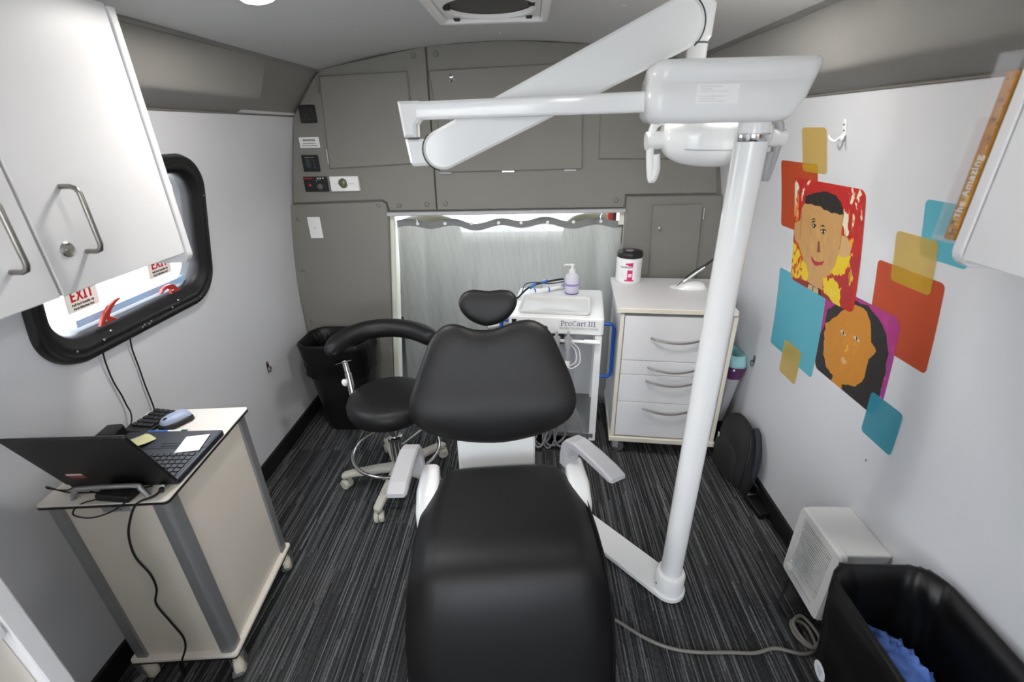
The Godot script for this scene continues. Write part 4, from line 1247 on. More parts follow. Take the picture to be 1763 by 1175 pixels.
	# pen
	var pn := thing("marker_pen", "blue and white marker pen lying behind the laptop", "pen", Vector3(-1.128, ty + 0.006, -1.134), 3.0)
	part(pn, "cap", tube([Vector3(-0.065, 0, 0), Vector3(-0.062, 0, 0), Vector3(0.0, 0, 0)], [0.004, 0.006, 0.006], 10), mat("pen_blue", Color8(60, 110, 190), 0.4))
	part(pn, "barrel", tube([Vector3(0.0, 0, 0), Vector3(0.065, 0, 0)], 0.0055, 10), M.paper)
	part(pn, "end_plug", tube([Vector3(0.042, 0, 0), Vector3(0.062, 0, 0)], 0.0059, 10), mat("pen_green", Color8(30, 60, 50), 0.4))
	# cables
	var p1 := []
	for q in [[1.035, -1.201, 0.02], [0.98, -1.203, 0.012], [0.90, -1.212, 0.008], [0.84, -1.222, 0.01], [0.80, -1.225, 0.012], [0.77, -1.222, 0.02], [0.745, -1.2, 0.03], [0.752, -1.16, 0.045]]:
		p1.append(wp(-1, q[0], q[1], q[2]))
	single("black_cable", tube(p1, 0.0024, 6, 5), M.black_cable, "black cable down the wall from the window, nearer the camera", "cable", Vector3.ZERO, Vector3.ZERO, "cables under the window")
	p1 = []
	for q in [[1.032, -1.305, 0.02], [0.97, -1.308, 0.01], [0.90, -1.315, 0.008], [0.82, -1.316, 0.01], [0.755, -1.318, 0.012], [0.70, -1.318, 0.012]]:
		p1.append(wp(-1, q[0], q[1], q[2]))
	single("black_cable", tube(p1, 0.0024, 6, 5), M.black_cable, "black cable down the wall from the window, nearer the padded wall", "cable", Vector3.ZERO, Vector3.ZERO, "cables under the window")
	var y0 := ty + 0.004
	var zf := -0.838
	single("power_cable", tube([Vector3(-0.955, ty + 0.012, -0.89), Vector3(-0.962, ty + 0.008, -0.86), Vector3(-0.985, y0 + 0.006, -0.83), Vector3(-1.015, 0.715, -0.822), Vector3(-1.04, 0.657, -0.822), Vector3(-1.053, 0.581, -0.824), Vector3(-1.036, 0.514, -0.824), Vector3(-1.04, 0.455, -0.824), Vector3(-1.064, 0.393, -0.824), Vector3(-1.05, 0.317, -0.824), Vector3(-1.035, 0.245, -0.824), Vector3(-1.042, 0.194, -0.822), Vector3(-1.07, 0.135, -0.818), Vector3(-1.09, 0.07, -0.82), Vector3(-1.12, 0.012, -0.84), Vector3(-1.18, 0.006, -0.9), Vector3(-1.22, 0.006, -1.0)], 0.003, 7, 6), M.black_cable, "black power cable hanging down the near end of the cart", "cable")
	var pl := thing("power_plug", "black laptop plug with a white ring on the cart top", "plug", Vector3(-0.96, ty + 0.011, -0.885), 30.0)
	part(pl, "sleeve", tube([Vector3(0, 0, -0.03), Vector3(0, 0, 0.012)], 0.007, 10), M.black_plastic)
	part(pl, "white_ring", tube([Vector3(0, 0, -0.004), Vector3(0, 0, 0.003)], 0.0075, 10), M.paper)
	single("tangled_cable", tube([Vector3(-1.0, y0, -0.9), Vector3(-1.05, y0, -0.88), Vector3(-1.12, y0 + 0.004, -0.87), Vector3(-1.19, y0 + 0.01, -0.862), Vector3(-1.235, y0 + 0.03, -0.86), Vector3(-1.25, y0 + 0.015, -0.87), Vector3(-1.22, y0, -0.88), Vector3(-1.17, y0 + 0.02, -0.872), Vector3(-1.13, y0 + 0.003, -0.87), Vector3(-1.09, y0, -0.862), Vector3(-1.06, y0 + 0.012, -0.872), Vector3(-1.04, y0, -0.89), Vector3(-1.09, y0, -0.858), Vector3(-1.14, y0 - 0.004, -0.838), Vector3(-1.165, y0 - 0.03, -0.828), Vector3(-1.12, y0 - 0.038, -0.824), Vector3(-1.06, y0 - 0.02, -0.828), Vector3(-1.02, y0 + 0.002, -0.85)], 0.002, 6, 6), M.black_cable, "tangled thin black cable behind the laptop lid", "cable")
	single("charger_brick", rbox(0.05, 0.022, 0.09, 0.006, 0.003), M.black_plastic, "black charger brick lying behind the laptop lid", "charger", Vector3(-1.06, ty + 0.0115, -0.866), Vector3(0, 86, 0))

# ---------------------------------------------------------------- drawer cabinet, right of the middle
func drawer_cabinet() -> void:
	var t := thing("drawer_cabinet", "white drawer cabinet with ivory edges and four drawers on casters", "cabinet", Vector3(0.7076, 0, -2.1935), -5.5)
	var w := 0.52
	var d := 0.475
	var zf := d / 2
	part(t, "base", box(Vector3(w + 0.012, 0.03, d + 0.012), 0.004), M.ivory_edge, Vector3(0, 0.105, 0))
	part(t, "top", box(Vector3(w + 0.012, 0.022, d + 0.012), 0.003), M.laminate, Vector3(-0.013, 0.831, 0.0))
	part(t, "top_edge", box(Vector3(w + 0.013, 0.021, 0.004), 0.001), M.ivory_edge, Vector3(-0.013, 0.831, zf + 0.0075))
	for sx in [-1, 1]:
		part(t, "side_panel", box(Vector3(0.018, 0.69, d - 0.004), 0.001), M.laminate, Vector3(sx * (w / 2 - 0.009), 0.465, -0.002))
		part(t, "front_edge", box(Vector3(0.018, 0.69, 0.004), 0.001), M.ivory_edge, Vector3(sx * (w / 2 - 0.009), 0.465, zf - 0.002))
	part(t, "back_panel", box(Vector3(w - 0.03, 0.69, 0.01), 0.0), M.laminate, Vector3(0, 0.465, -zf + 0.006))
	var ys := [[0.572, 0.803], [0.494, 0.569], [0.337, 0.491], [0.128, 0.334]]
	var hy := [0.688, 0.532, 0.458, 0.296]
	for k in 4:
		var h: float = ys[k][1] - ys[k][0]
		var dr := part(t, "drawer", box(Vector3(w - 0.042, h, 0.30), 0.0015), M.laminate, Vector3(0, (ys[k][0] + ys[k][1]) / 2, zf - 0.152))
		var ly: float = hy[k] - (ys[k][0] + ys[k][1]) / 2
		var pts := []
		for i in 13:
			var f := i / 12.0
			pts.append(Vector3(lerpf(-0.117, 0.117, f), ly + 0.006 - 0.014 * sin(PI * f), 0.152 + 0.026 * pow(sin(PI * f), 0.6)))
		part(dr, "handle", tube(pts, 0.0052, 8, 0, false, 0.8), M.brushed, Vector3(0.005, 0, 0))
	for q in [[-1, 1, 60], [1, 1, 20], [-1, -1, 0], [1, -1, 0]]:
		caster(t, Vector3(q[0] * (w / 2 - 0.045), 0, q[1] * (zf - 0.04)), 0.036, M.caster_grey, M.arm_grey, q[2], 0.022)
	# what stands on it
	var c := thing("wipes_canister", "white wipes canister with black lid and pink numeral on the drawer cabinet", "canister", Vector3(0.532, 0.8425, -2.385))
	part(c, "body", lathe([Vector2(0, 0), Vector2(0.062, 0), Vector2(0.066, 0.005), Vector2(0.066, 0.128), Vector2(0.063, 0.134), Vector2(0.063, 0.138)], 36), M.white_plastic)
	part(c, "lid", lathe([Vector2(0.065, 0.136), Vector2(0.067, 0.139), Vector2(0.067, 0.158), Vector2(0.064, 0.163), Vector2(0.052, 0.165), Vector2(0.0, 0.163)], 36), M.black_plastic)
	part(c, "lid_tab", lathe([Vector2(0.02, 0.163), Vector2(0.02, 0.1665), Vector2(0.012, 0.168), Vector2(0.0, 0.168)], 20), mat("tab_mauve", Color8(150, 130, 142), 0.5), Vector3(0, 0, -0.008))
	var im := Image.create(256, 224, false, Image.FORMAT_RGB8)
	im.fill(Color8(236, 236, 236))
	var pink := Color8(206, 28, 104)
	fill(im, [[0.34, 0.10], [0.58, 0.06], [0.58, 0.24], [0.44, 0.24], [0.42, 0.19], [0.30, 0.15]], pink)
	fill(im, [[0.40, 0.42], [0.58, 0.42], [0.58, 0.88], [0.64, 0.88], [0.64, 0.95], [0.32, 0.95], [0.32, 0.88], [0.40, 0.88]], pink)
	fill(im, [[0.43, 0.60], [0.55, 0.58], [0.55, 0.74], [0.43, 0.76]], Color8(236, 220, 228))
	for i in 12:
		img_line(im, 0.72, 0.12 + i * 0.06, 0.22, Color8(190, 186, 190))
	for i in 4:
		img_line(im, 0.14, 0.62 + i * 0.05, 0.14, Color8(214, 190, 200))
	var rows := []
	for i in 2:
		var r := PackedVector3Array()
		for j in 21:
			var a := lerpf(PI * 0.5 + 1.12, PI * 0.5 - 1.12, j / 20.0)
			r.append(Vector3(cos(a) * 0.0664, 0.012 + (1 - i) * 0.112, sin(a) * 0.0664))
		rows.append(r)
	part(c, "label_print", grid(rows), textured("canister_label", im, 0.45), Vector3.ZERO, Vector3(0, -4, 0))
	var word := "CaviWipes1"
	for i in word.length():
		var a := lerpf(PI * 0.5 + 0.82, PI * 0.5 - 0.06, float(i) / (word.length() - 1))
		text(c, word[i], 0.0085, M.black_ink, Transform3D(Basis(Vector3.UP, PI / 2 - a), Vector3(cos(a) * 0.0668, 0.092, sin(a) * 0.0668)), "Droid Serif", true)
	var b := thing("charging_base", "white domed charging base holding a slim black and chrome wand", "charger", Vector3(0.815, 0.8425, -2.265), -8.0)
	part(b, "dome", pillow(curve2([[-0.088, 0.0], [-0.06, 0.013], [0.0, 0.036], [0.05, 0.036], [0.078, 0.024], [0.083, 0.0], [0.0, -0.001]], 4), 0.05, 0.05, 3.0, 7, Vector2(0.0, 0.012)), M.white_gloss)
	part(b, "foot", pillow(curve2([[-0.09, 0.0], [-0.05, 0.045], [0.05, 0.05], [0.09, 0.02], [0.09, -0.02], [0.05, -0.05], [-0.05, -0.045]], 4), 0.012, 0.0005, 5.0, 5), M.white_gloss, Vector3(0, 0.0006, 0), Vector3(-90, 0, 0))
	part(b, "wand_sleeve", tube([Vector3(-0.055, 0.012, 0.02), Vector3(-0.03, 0.035, 0.02), Vector3(0.02, 0.083, 0.02), Vector3(0.062, 0.118, 0.02)], [0.005, 0.008, 0.009, 0.007], 10), M.chrome)
	part(b, "wand", tube([Vector3(0.03, 0.1, 0.018), Vector3(0.07, 0.13, 0.018), Vector3(0.13, 0.185, 0.018)], [0.006, 0.006, 0.004], 10), M.black_plastic)
	part(b, "wand_grip", tube([Vector3(-0.02, 0.055, 0.014), Vector3(0.03, 0.1, 0.014)], 0.006, 8), M.black_plastic)
	# container clipped beside the cabinet
	var n := thing("disposal_container", "tapered white container with teal mouth and purple band beside the drawer cabinet", "container", Vector3(1.012, 0.17, -2.08))
	var rings := []
	for e in [[0.0, 0.016, 0.03], [0.1, 0.022, 0.045], [0.24, 0.03, 0.06], [0.35, 0.038, 0.072]]:
		var ring := PackedVector3Array()
		for p in rrect(e[1] * 2, e[2] * 2, e[1] * 0.6, 4):
			ring.append(Vector3(p.x + (e[0]) * 0.06, e[0], p.y))
		rings.append(ring)
	part(n, "body", loft(rings), M.arm_grey)
	rings = []
	for e in [[0.27, 0.034, 0.064], [0.345, 0.041, 0.075]]:
		var ring := PackedVector3Array()
		for p in rrect(e[1] * 2, e[2] * 2, e[1] * 0.6, 4):
			ring.append(Vector3(p.x + e[0] * 0.06, e[0], p.y))
		rings.append(ring)
	part(n, "purple_band", grid(rings, true), M.purple)
	rings = []
	for e in [[0.34, 0.041, 0.075], [0.40, 0.036, 0.07], [0.40, 0.028, 0.06], [0.33, 0.024, 0.055]]:
		var ring := PackedVector3Array()
		for p in rrect(e[1] * 2, e[2] * 2, e[1] * 0.6, 4):
			ring.append(Vector3(p.x + e[0] * 0.06 - (0.012 if e[0] > 0.39 else 0.0), e[0], p.y))
		rings.append(ring)
	part(n, "teal_mouth", grid(rings, true), mat("teal_plastic", Color8(150, 206, 208), 0.35))
	part(n, "snap", lathe([Vector2(0.006, 0), Vector2(0.005, 0.003), Vector2(0, 0.004)], 10), M.paper, Vector3(-0.005, 0.33, 0.076), Vector3(90, 0, 0))

func img_line(im: Image, x: float, y: float, w: float, c: Color) -> void:
	im.fill_rect(Rect2i(int(x * im.get_width()), int(y * im.get_height()), int(w * im.get_width()), 3), c)

# ---------------------------------------------------------------- treatment cart
func treatment_cart() -> void:
	var t := thing("treatment_cart", "white mobile dental treatment cart lettered ProCart III before the curtain", "cart", Vector3(0.1545, 0, -2.255), -7.0)
	var w := 0.46
	var d := 0.43
	var zf := d / 2 + 0.02
	part(t, "deck", slab(w, d, 0.088, 0.018, 0.006), M.white_gloss, Vector3(0, 0.692, 0.02))
	part(t, "label_strip", rbox(0.2, 0.05, 0.001, 0.002, 0.0), M.paper, Vector3(0.115, 0.742, zf + 0.0005))
	text(t, "ProCart III", 0.024, M.blue_ink, Transform3D(Basis.IDENTITY, Vector3(0.108, 0.751, zf + 0.0014)), "Droid Serif", false, 1.0)
	text(t, "Mobile Treatment Console", 0.0105, M.grey_ink, Transform3D(Basis.IDENTITY, Vector3(0.112, 0.727, zf + 0.0014)), "Droid Serif", false, 1.0)
	var lg := part(t, "maker_mark", rbox(0.022, 0.022, 0.001, 0.001, 0.0), M.black_plastic, Vector3(-0.2, 0.752, zf + 0.0006))
	marks(lg, Vector3(0.03, 0.004, 0.0003), 0.026, 0.004, M.blue_ink, 9)
	marks(lg, Vector3(0.028, -0.004, 0.0003), 0.02, 0.003, M.blue_ink, 10)
	for q in [[1, 1], [-1, 1], [1, -1], [-1, -1]]:
		part(t, "leg", rbox(0.034, 0.62, 0.04, 0.006), M.white_gloss, Vector3(q[0] * (w / 2 - 0.022), 0.378, q[1] * (d / 2 - 0.03) + 0.02))
		caster(t, Vector3(q[0] * (w / 2 - 0.022), 0.0, q[1] * (d / 2 - 0.03) + 0.02), 0.026, M.caster_grey, M.caster_grey, 15.0 * q[0], 0.018)
	part(t, "shelf", slab(w - 0.02, d - 0.02, 0.03, 0.008), M.aluminium, Vector3(0, 0.085, 0.02))
	part(t, "back_panel", box(Vector3(w - 0.06, 0.56, 0.012), 0.002), M.laminate, Vector3(0, 0.405, -d / 2 + 0.05))
	part(t, "water_bottle", lathe([Vector2(0, 0), Vector2(0.05, 0), Vector2(0.055, 0.01), Vector2(0.055, 0.34), Vector2(0.045, 0.38), Vector2(0.02, 0.405), Vector2(0.018, 0.43), Vector2(0, 0.43)], 24), M.clear_plastic, Vector3(0.04, 0.2, 0.05))
	part(t, "control_box", rbox(0.2, 0.1, 0.12, 0.01), M.caster_grey, Vector3(-0.06, 0.63, 0.05))
	# holder bar
	part(t, "holder_bar", tube([Vector3(-0.16, 0.664, zf + 0.012), Vector3(0.205, 0.664, zf + 0.012)], 0.008, 10), M.white_gloss)
	part(t, "bar_end", tube([Vector3(0.14, 0.664, zf + 0.012), Vector3(0.215, 0.664, zf + 0.012)], 0.0115, 10), M.white_gloss)
	for h in [[-0.045, 0.745, true], [0.01, 0.722, false], [0.065, 0.69, false]]:
		var hd := part(t, "instrument_holder", lathe([Vector2(0.016, 0.028), Vector2(0.018, 0.028), Vector2(0.013, -0.03), Vector2(0.011, -0.03), Vector2(0.016, 0.028)], 14), M.clear_plastic, Vector3(h[0], 0.662, zf + 0.03))
		part(hd, "instrument", tube([Vector3(0, 0.06, 0), Vector3(0, 0.03, 0), Vector3(0, -0.05, 0), Vector3(0, -0.1, 0)], [0.006, 0.009, 0.009, 0.008], 10), M.arm_grey if not h[2] else M.brushed)
		if h[2]:
			part(hd, "instrument_head", lathe([Vector2(0, 0.0), Vector2(0.011, 0.004), Vector2(0.012, 0.02), Vector2(0.006, 0.028), Vector2(0, 0.028)], 14), M.black_plastic, Vector3(0, 0.055, 0))
		part(hd, "collar", lathe([Vector2(0.011, -0.13), Vector2(0.012, -0.12), Vector2(0.012, -0.1), Vector2(0.009, -0.095)], 12), M.white_gloss)
		var dx: float = 0.05 * (h[0] + 0.05) * 8.0
		part(hd, "hose", tube([Vector3(0, -0.12, 0), Vector3(0.006, -0.25, 0.0), Vector3(0.025 + dx, -0.45, -0.01), Vector3(0.03 + dx, -0.57, -0.03), Vector3(-0.01, -0.63, -0.02), Vector3(-0.05, -0.6, -0.02), Vector3(-0.06, -0.5, -0.05)], 0.0065, 8, 6), M.grey_tube)
	part(t, "thin_tube", tube([Vector3(0.075, 0.67, zf + 0.03), Vector3(0.115, 0.63, zf + 0.02), Vector3(0.125, 0.56, zf + 0.03), Vector3(0.09, 0.525, zf + 0.03), Vector3(0.07, 0.53, zf + 0.03)], 0.003, 6, 6), M.white_gloss)
	part(t, "thin_tube", tube([Vector3(0.07, 0.665, zf + 0.03), Vector3(0.1, 0.62, zf + 0.025), Vector3(0.108, 0.57, zf + 0.03), Vector3(0.08, 0.54, zf + 0.03), Vector3(0.065, 0.545, zf + 0.03)], 0.003, 6, 6), M.white_gloss)
	for k in 4:
		var x := -0.12 + k * 0.05
		part(t, "hose_loop", tube([Vector3(x, 0.34, zf + 0.02), Vector3(x + 0.005, 0.2, zf + 0.02), Vector3(x - 0.02, 0.08, zf + 0.03), Vector3(x - 0.05, 0.035, zf + 0.04), Vector3(x - 0.08, 0.07, zf + 0.03), Vector3(x - 0.085, 0.2, zf)], 0.006 if k % 2 == 0 else 0.0035, 7, 5), M.grey_tube)
	for sx in [-1, 1]:
		part(t, "side_handle", tube([Vector3(sx * (w / 2 - 0.004), 0.70, 0.1), Vector3(sx * (w / 2 + 0.045), 0.70, 0.1), Vector3(sx * (w / 2 + 0.055), 0.69, 0.1), Vector3(sx * (w / 2 + 0.058), 0.675, 0.1), Vector3(sx * (w / 2 + 0.058), 0.425, 0.1), Vector3(sx * (w / 2 + 0.055), 0.41, 0.1), Vector3(sx * (w / 2 + 0.045), 0.40, 0.1), Vector3(sx * (w / 2 - 0.01), 0.40, 0.1)], 0.009, 10), M.blue_pipe)
	# tray
	var ry := 0.7806
	var tr := thing("instrument_tray", "shallow white tray lying on the treatment cart", "tray", Vector3(0.133, ry, -2.165), -7.0)
	var rows := []
	for e in [[0.0, 0.33, 0.215], [0.012, 0.35, 0.235], [0.018, 0.355, 0.24], [0.0185, 0.345, 0.23], [0.012, 0.335, 0.22], [0.003, 0.318, 0.203], [0.003, 0.01, 0.01]]:
		var ring := PackedVector3Array()
		for p in rrect(e[1], e[2], minf(0.022, e[2] * 0.4), 5):
			ring.append(Vector3(p.x, e[0], p.y))
		rows.append(ring)
	part(tr, "dish", loft(rows), mat("tray_white", Color8(224, 226, 224), 0.3))
	# pump bottle
	var pb := thing("pump_bottle", "clear lilac soap bottle with white pump on the treatment cart", "bottle", Vector3(0.232, ry, -2.375))
	part(pb, "bottle", lathe([Vector2(0, 0.0), Vector2(0.034, 0.0), Vector2(0.037, 0.004), Vector2(0.037, 0.085), Vector2(0.033, 0.1), Vector2(0.02, 0.111), Vector2(0.016, 0.114)], 28), M.bottle_plastic)
	part(pb, "soap", lathe([Vector2(0, 0.002), Vector2(0.0345, 0.003), Vector2(0.0345, 0.06), Vector2(0, 0.06)], 28), M.lotion)
	part(pb, "label_wrap", lathe([Vector2(0.0374, 0.012), Vector2(0.0376, 0.014), Vector2(0.0376, 0.062), Vector2(0.0374, 0.064)], 28), mat("label_lilac", Color8(206, 200, 222), 0.5))
	part(pb, "label_band", lathe([Vector2(0.0378, 0.046), Vector2(0.0379, 0.047), Vector2(0.0379, 0.057), Vector2(0.0378, 0.058)], 28), mat("band_purple", Color8(150, 132, 190), 0.5))
	part(pb, "foot_ring", lathe([Vector2(0.0372, 0.002), Vector2(0.0377, 0.003), Vector2(0.0377, 0.006), Vector2(0.0372, 0.007)], 28), mat("ring_purple", Color8(84, 62, 160), 0.4))
	part(pb, "pump", lathe([Vector2(0.016, 0.112), Vector2(0.017, 0.113), Vector2(0.016, 0.13), Vector2(0.008, 0.134), Vector2(0.006, 0.14), Vector2(0.006, 0.152), Vector2(0.012, 0.154), Vector2(0.012, 0.162), Vector2(0, 0.164)], 18), M.white_plastic)
	part(pb, "spout", tube([Vector3(0, 0.158, 0), Vector3(-0.03, 0.158, 0), Vector3(-0.045, 0.154, 0)], [0.006, 0.005, 0.004], 8), M.white_plastic)
	# hand piece, leads and small box
	var hp := thing("dental_handpiece", "white handpiece with blue rings lying on the treatment cart", "handpiece", Vector3(0.085, ry + 0.014, -2.375), 18.0)
	part(hp, "body", tube([Vector3(-0.085, 0, 0), Vector3(-0.08, 0, 0), Vector3(-0.02, 0.002, 0), Vector3(0.05, 0.008, 0), Vector3(0.095, 0.014, 0)], [0.006, 0.013, 0.0135, 0.011, 0.006], 12), M.white_gloss)
	for x in [0.02, -0.06]:
		part(hp, "ring", tube([Vector3(x, 0.004, 0), Vector3(x + 0.007, 0.0045, 0)], 0.0138, 12), M.blue_band)
	part(hp, "tip", tube([Vector3(0.09, 0.013, 0), Vector3(0.12, 0.02, 0), Vector3(0.13, 0.026, 0)], 0.003, 8), M.brushed)
	single("small_carton", box(Vector3(0.11, 0.05, 0.04), 0.002), M.paper, "small white carton behind the handpiece on the treatment cart", "box", Vector3(0.135, ry + 0.0255, -2.446), Vector3(0, 6, 0))
	var lead := thing("black_lead", "thick black lead with blue clips over the carton on the treatment cart", "cable", Vector3(0.0, ry, -2.39))
	part(lead, "cord", tube([Vector3(-0.07, 0.006, 0.115), Vector3(-0.055, 0.008, 0.1), Vector3(-0.01, 0.024, 0.012), Vector3(0.06, 0.048, -0.012), Vector3(0.15, 0.06, -0.03), Vector3(0.19, 0.058, -0.05)], 0.0055, 8, 6), M.black_cable)
	part(lead, "thin_cord", tube([Vector3(-0.065, 0.004, 0.105), Vector3(-0.04, 0.018, 0.07), Vector3(-0.02, 0.045, 0.0), Vector3(0.04, 0.05, -0.02), Vector3(0.12, 0.045, -0.01), Vector3(0.19, 0.05, -0.03)], 0.003, 6, 6), mat("navy_cord", Color8(30, 40, 90), 0.4))
	for q in [[0.02, 0.035, 0.0, 26], [0.085, 0.053, -0.018, 10]]:
		part(lead, "clip", tube([Vector3(-0.02, -0.003, 0), Vector3(0.02, 0.003, 0)], 0.0075, 8), M.blue_band, Vector3(q[0], q[1], q[2]), Vector3(0, 20, q[3]))

# ---------------------------------------------------------------- operator's stool
func stool() -> void:
	var t := thing("operator_stool", "black round stool with curved padded arm and chrome foot ring", "stool", Vector3(-0.645, 0, -1.765))
	part(t, "seat", lathe([Vector2(0, 0.415), Vector2(0.15, 0.415), Vector2(0.178, 0.425), Vector2(0.19, 0.45), Vector2(0.19, 0.478), Vector2(0.18, 0.5), Vector2(0.155, 0.512), Vector2(0.08, 0.516), Vector2(0, 0.517)], 48), M.black_vinyl)
	part(t, "seat_plate", lathe([Vector2(0, 0.4), Vector2(0.11, 0.4), Vector2(0.11, 0.416)], 24), M.black_plastic)
	part(t, "column", lathe([Vector2(0.028, 0.09), Vector2(0.028, 0.26), Vector2(0.022, 0.262), Vector2(0.022, 0.4)], 20), M.chrome)
	part(t, "column_collar", lathe([Vector2(0.03, 0.25), Vector2(0.034, 0.252), Vector2(0.034, 0.275), Vector2(0.028, 0.28)], 20), M.chrome)
	part(t, "hub", lathe([Vector2(0, 0.065), Vector2(0.045, 0.065), Vector2(0.05, 0.08), Vector2(0.046, 0.105), Vector2(0.03, 0.112), Vector2(0, 0.112)], 20), M.stool_cream)
	for k in 5:
		var a := deg_to_rad(97 + 72 * k)
		var dir := Vector3(cos(a), 0, sin(a))
		var side := Vector3(-dir.z, 0, dir.x)
		var rings := []
		for e in [[0.0, 0.09, 0.028, 0.02], [0.12, 0.09, 0.024, 0.018], [0.22, 0.082, 0.021, 0.015], [0.265, 0.075, 0.02, 0.014], [0.278, 0.072, 0.012, 0.009]]:
			var ring := PackedVector3Array()
			for p in rrect(e[2] * 2, e[3] * 2, e[3] * 0.8, 4):
				ring.append(dir * e[0] + side * p.x + Vector3(0, e[1] + p.y, 0))
			rings.append(ring)
		part(t, "foot", loft(rings), M.stool_cream)
		var c := part(t, "caster", lathe([Vector2(0, -0.022), Vector2(0.022, -0.022), Vector2(0.026, -0.016), Vector2(0.026, -0.003), Vector2(0.018, -0.002), Vector2(0.018, 0.002), Vector2(0.026, 0.003), Vector2(0.026, 0.016), Vector2(0.022, 0.022), Vector2(0, 0.022)], 18), M.stool_cream, dir * 0.262 + Vector3(0, 0.026, 0))
		c.basis = Basis(Vector3.UP, [0.2, 1.1, 0.6, 1.9, 2.5][k]) * Basis(Vector3(0, 0, 1), PI / 2)
		part(t, "caster_stem", lathe([Vector2(0.007, 0.03), Vector2(0.007, 0.07)], 8), M.brushed, dir * 0.262)
	part(t, "foot_ring", tube(circle(0.205, 48, Vector3(0, 0.20, 0), true), 0.0085, 10, 0, true), M.chrome)
	for k in 2:
		var a := deg_to_rad(240 + 60 * k)
		part(t, "ring_bracket", tube([Vector3(cos(a), 0, sin(a)) * 0.03 + Vector3(0, 0.2, 0), Vector3(cos(a), 0, sin(a)) * 0.205 + Vector3(0, 0.2, 0)], 0.006, 8), M.chrome)
	# padded arm on a post
	var path := curve([Vector3(-0.29, 0.668, -0.10), Vector3(-0.265, 0.685, -0.2), Vector3(-0.18, 0.697, -0.292), Vector3(-0.06, 0.70, -0.325), Vector3(0.06, 0.697, -0.30), Vector3(0.15, 0.69, -0.245), Vector3(0.185, 0.685, -0.2)], 6)
	var rad := []
	for k in path.size():
		var f := float(k) / (path.size() - 1)
		rad.append(0.047 * pow(maxf(0.02, 1.0 - pow(absf(2.0 * f - 1.0), 7.0)), 0.5))
	var s := begin()
	tube_into(s, path, rad, 16, false, 1.0)
	part(t, "padded_arm", done(s), M.black_vinyl)
	part(t, "arm_plate", box(Vector3(0.07, 0.005, 0.035), 0.001), M.chrome, Vector3(-0.225, 0.628, -0.10), Vector3(0, 20, 8))
	part(t, "arm_post", tube([Vector3(-0.22, 0.63, -0.10), Vector3(-0.19, 0.52, -0.06)], 0.0125, 12), M.chrome)
	part(t, "post_sleeve", tube([Vector3(-0.205, 0.575, -0.08), Vector3(-0.175, 0.42, -0.03)], 0.016, 12), M.chrome)
	part(t, "arm_bracket", tube([Vector3(-0.175, 0.43, -0.03), Vector3(-0.16, 0.406, -0.02), Vector3(-0.08, 0.404, 0)], 0.012, 10, 3), M.chrome)
	part(t, "post_knob", lathe([Vector2(0, 0), Vector2(0.016, 0.002), Vector2(0.018, 0.008), Vector2(0.013, 0.014), Vector2(0.006, 0.02), Vector2(0, 0.02)], 16), M.white_plastic, Vector3(-0.225, 0.535, -0.055), Vector3(0, 0, -70))

# ---------------------------------------------------------------- dental chair
func sup(a: float, e: float) -> float:
	return signf(a) * pow(absf(a), e)

func cushion(path: Array, halfs: Array, thick: float, n := 44) -> ArrayMesh:
	# a padded strip along a path in y and z; rounded section, crowned in the middle
	var p3 := []
	for i in path.size():
		p3.append(Vector3(halfs[i], path[i][0], path[i][1]))
	var c := curve(p3, 5)
	var rings := []
	for i in c.size():
		var f := float(i) / (c.size() - 1)
		var t := (c[mini(i + 1, c.size() - 1)] - c[maxi(i - 1, 0)])
		t.x = 0
		t = t.normalized()
		var nrm := Vector3(0, t.z, -t.y)
		if nrm.y < 0 and absf(nrm.y) > 0.5:
			nrm = -nrm
		var endf: float = minf(1.0, minf(f, 1.0 - f) / 0.06)
		var th: float = thick * sqrt(maxf(0.02, 1.0 - pow(1.0 - endf, 2.0)))
		var ring := PackedVector3Array()
		for k in n:
			var a := TAU * k / n
			var x := sup(cos(a), 0.62) * c[i].x
			var h := sup(sin(a), 0.55) * th / 2
			if sin(a) > 0:
				h -= 0.03 * smoothstep(0.74, 1.0, absf(x) / c[i].x)
			ring.append(Vector3(x, c[i].y, c[i].z) + nrm * (h - thick / 2))
		rings.append(ring)
	return loft(rings, true)

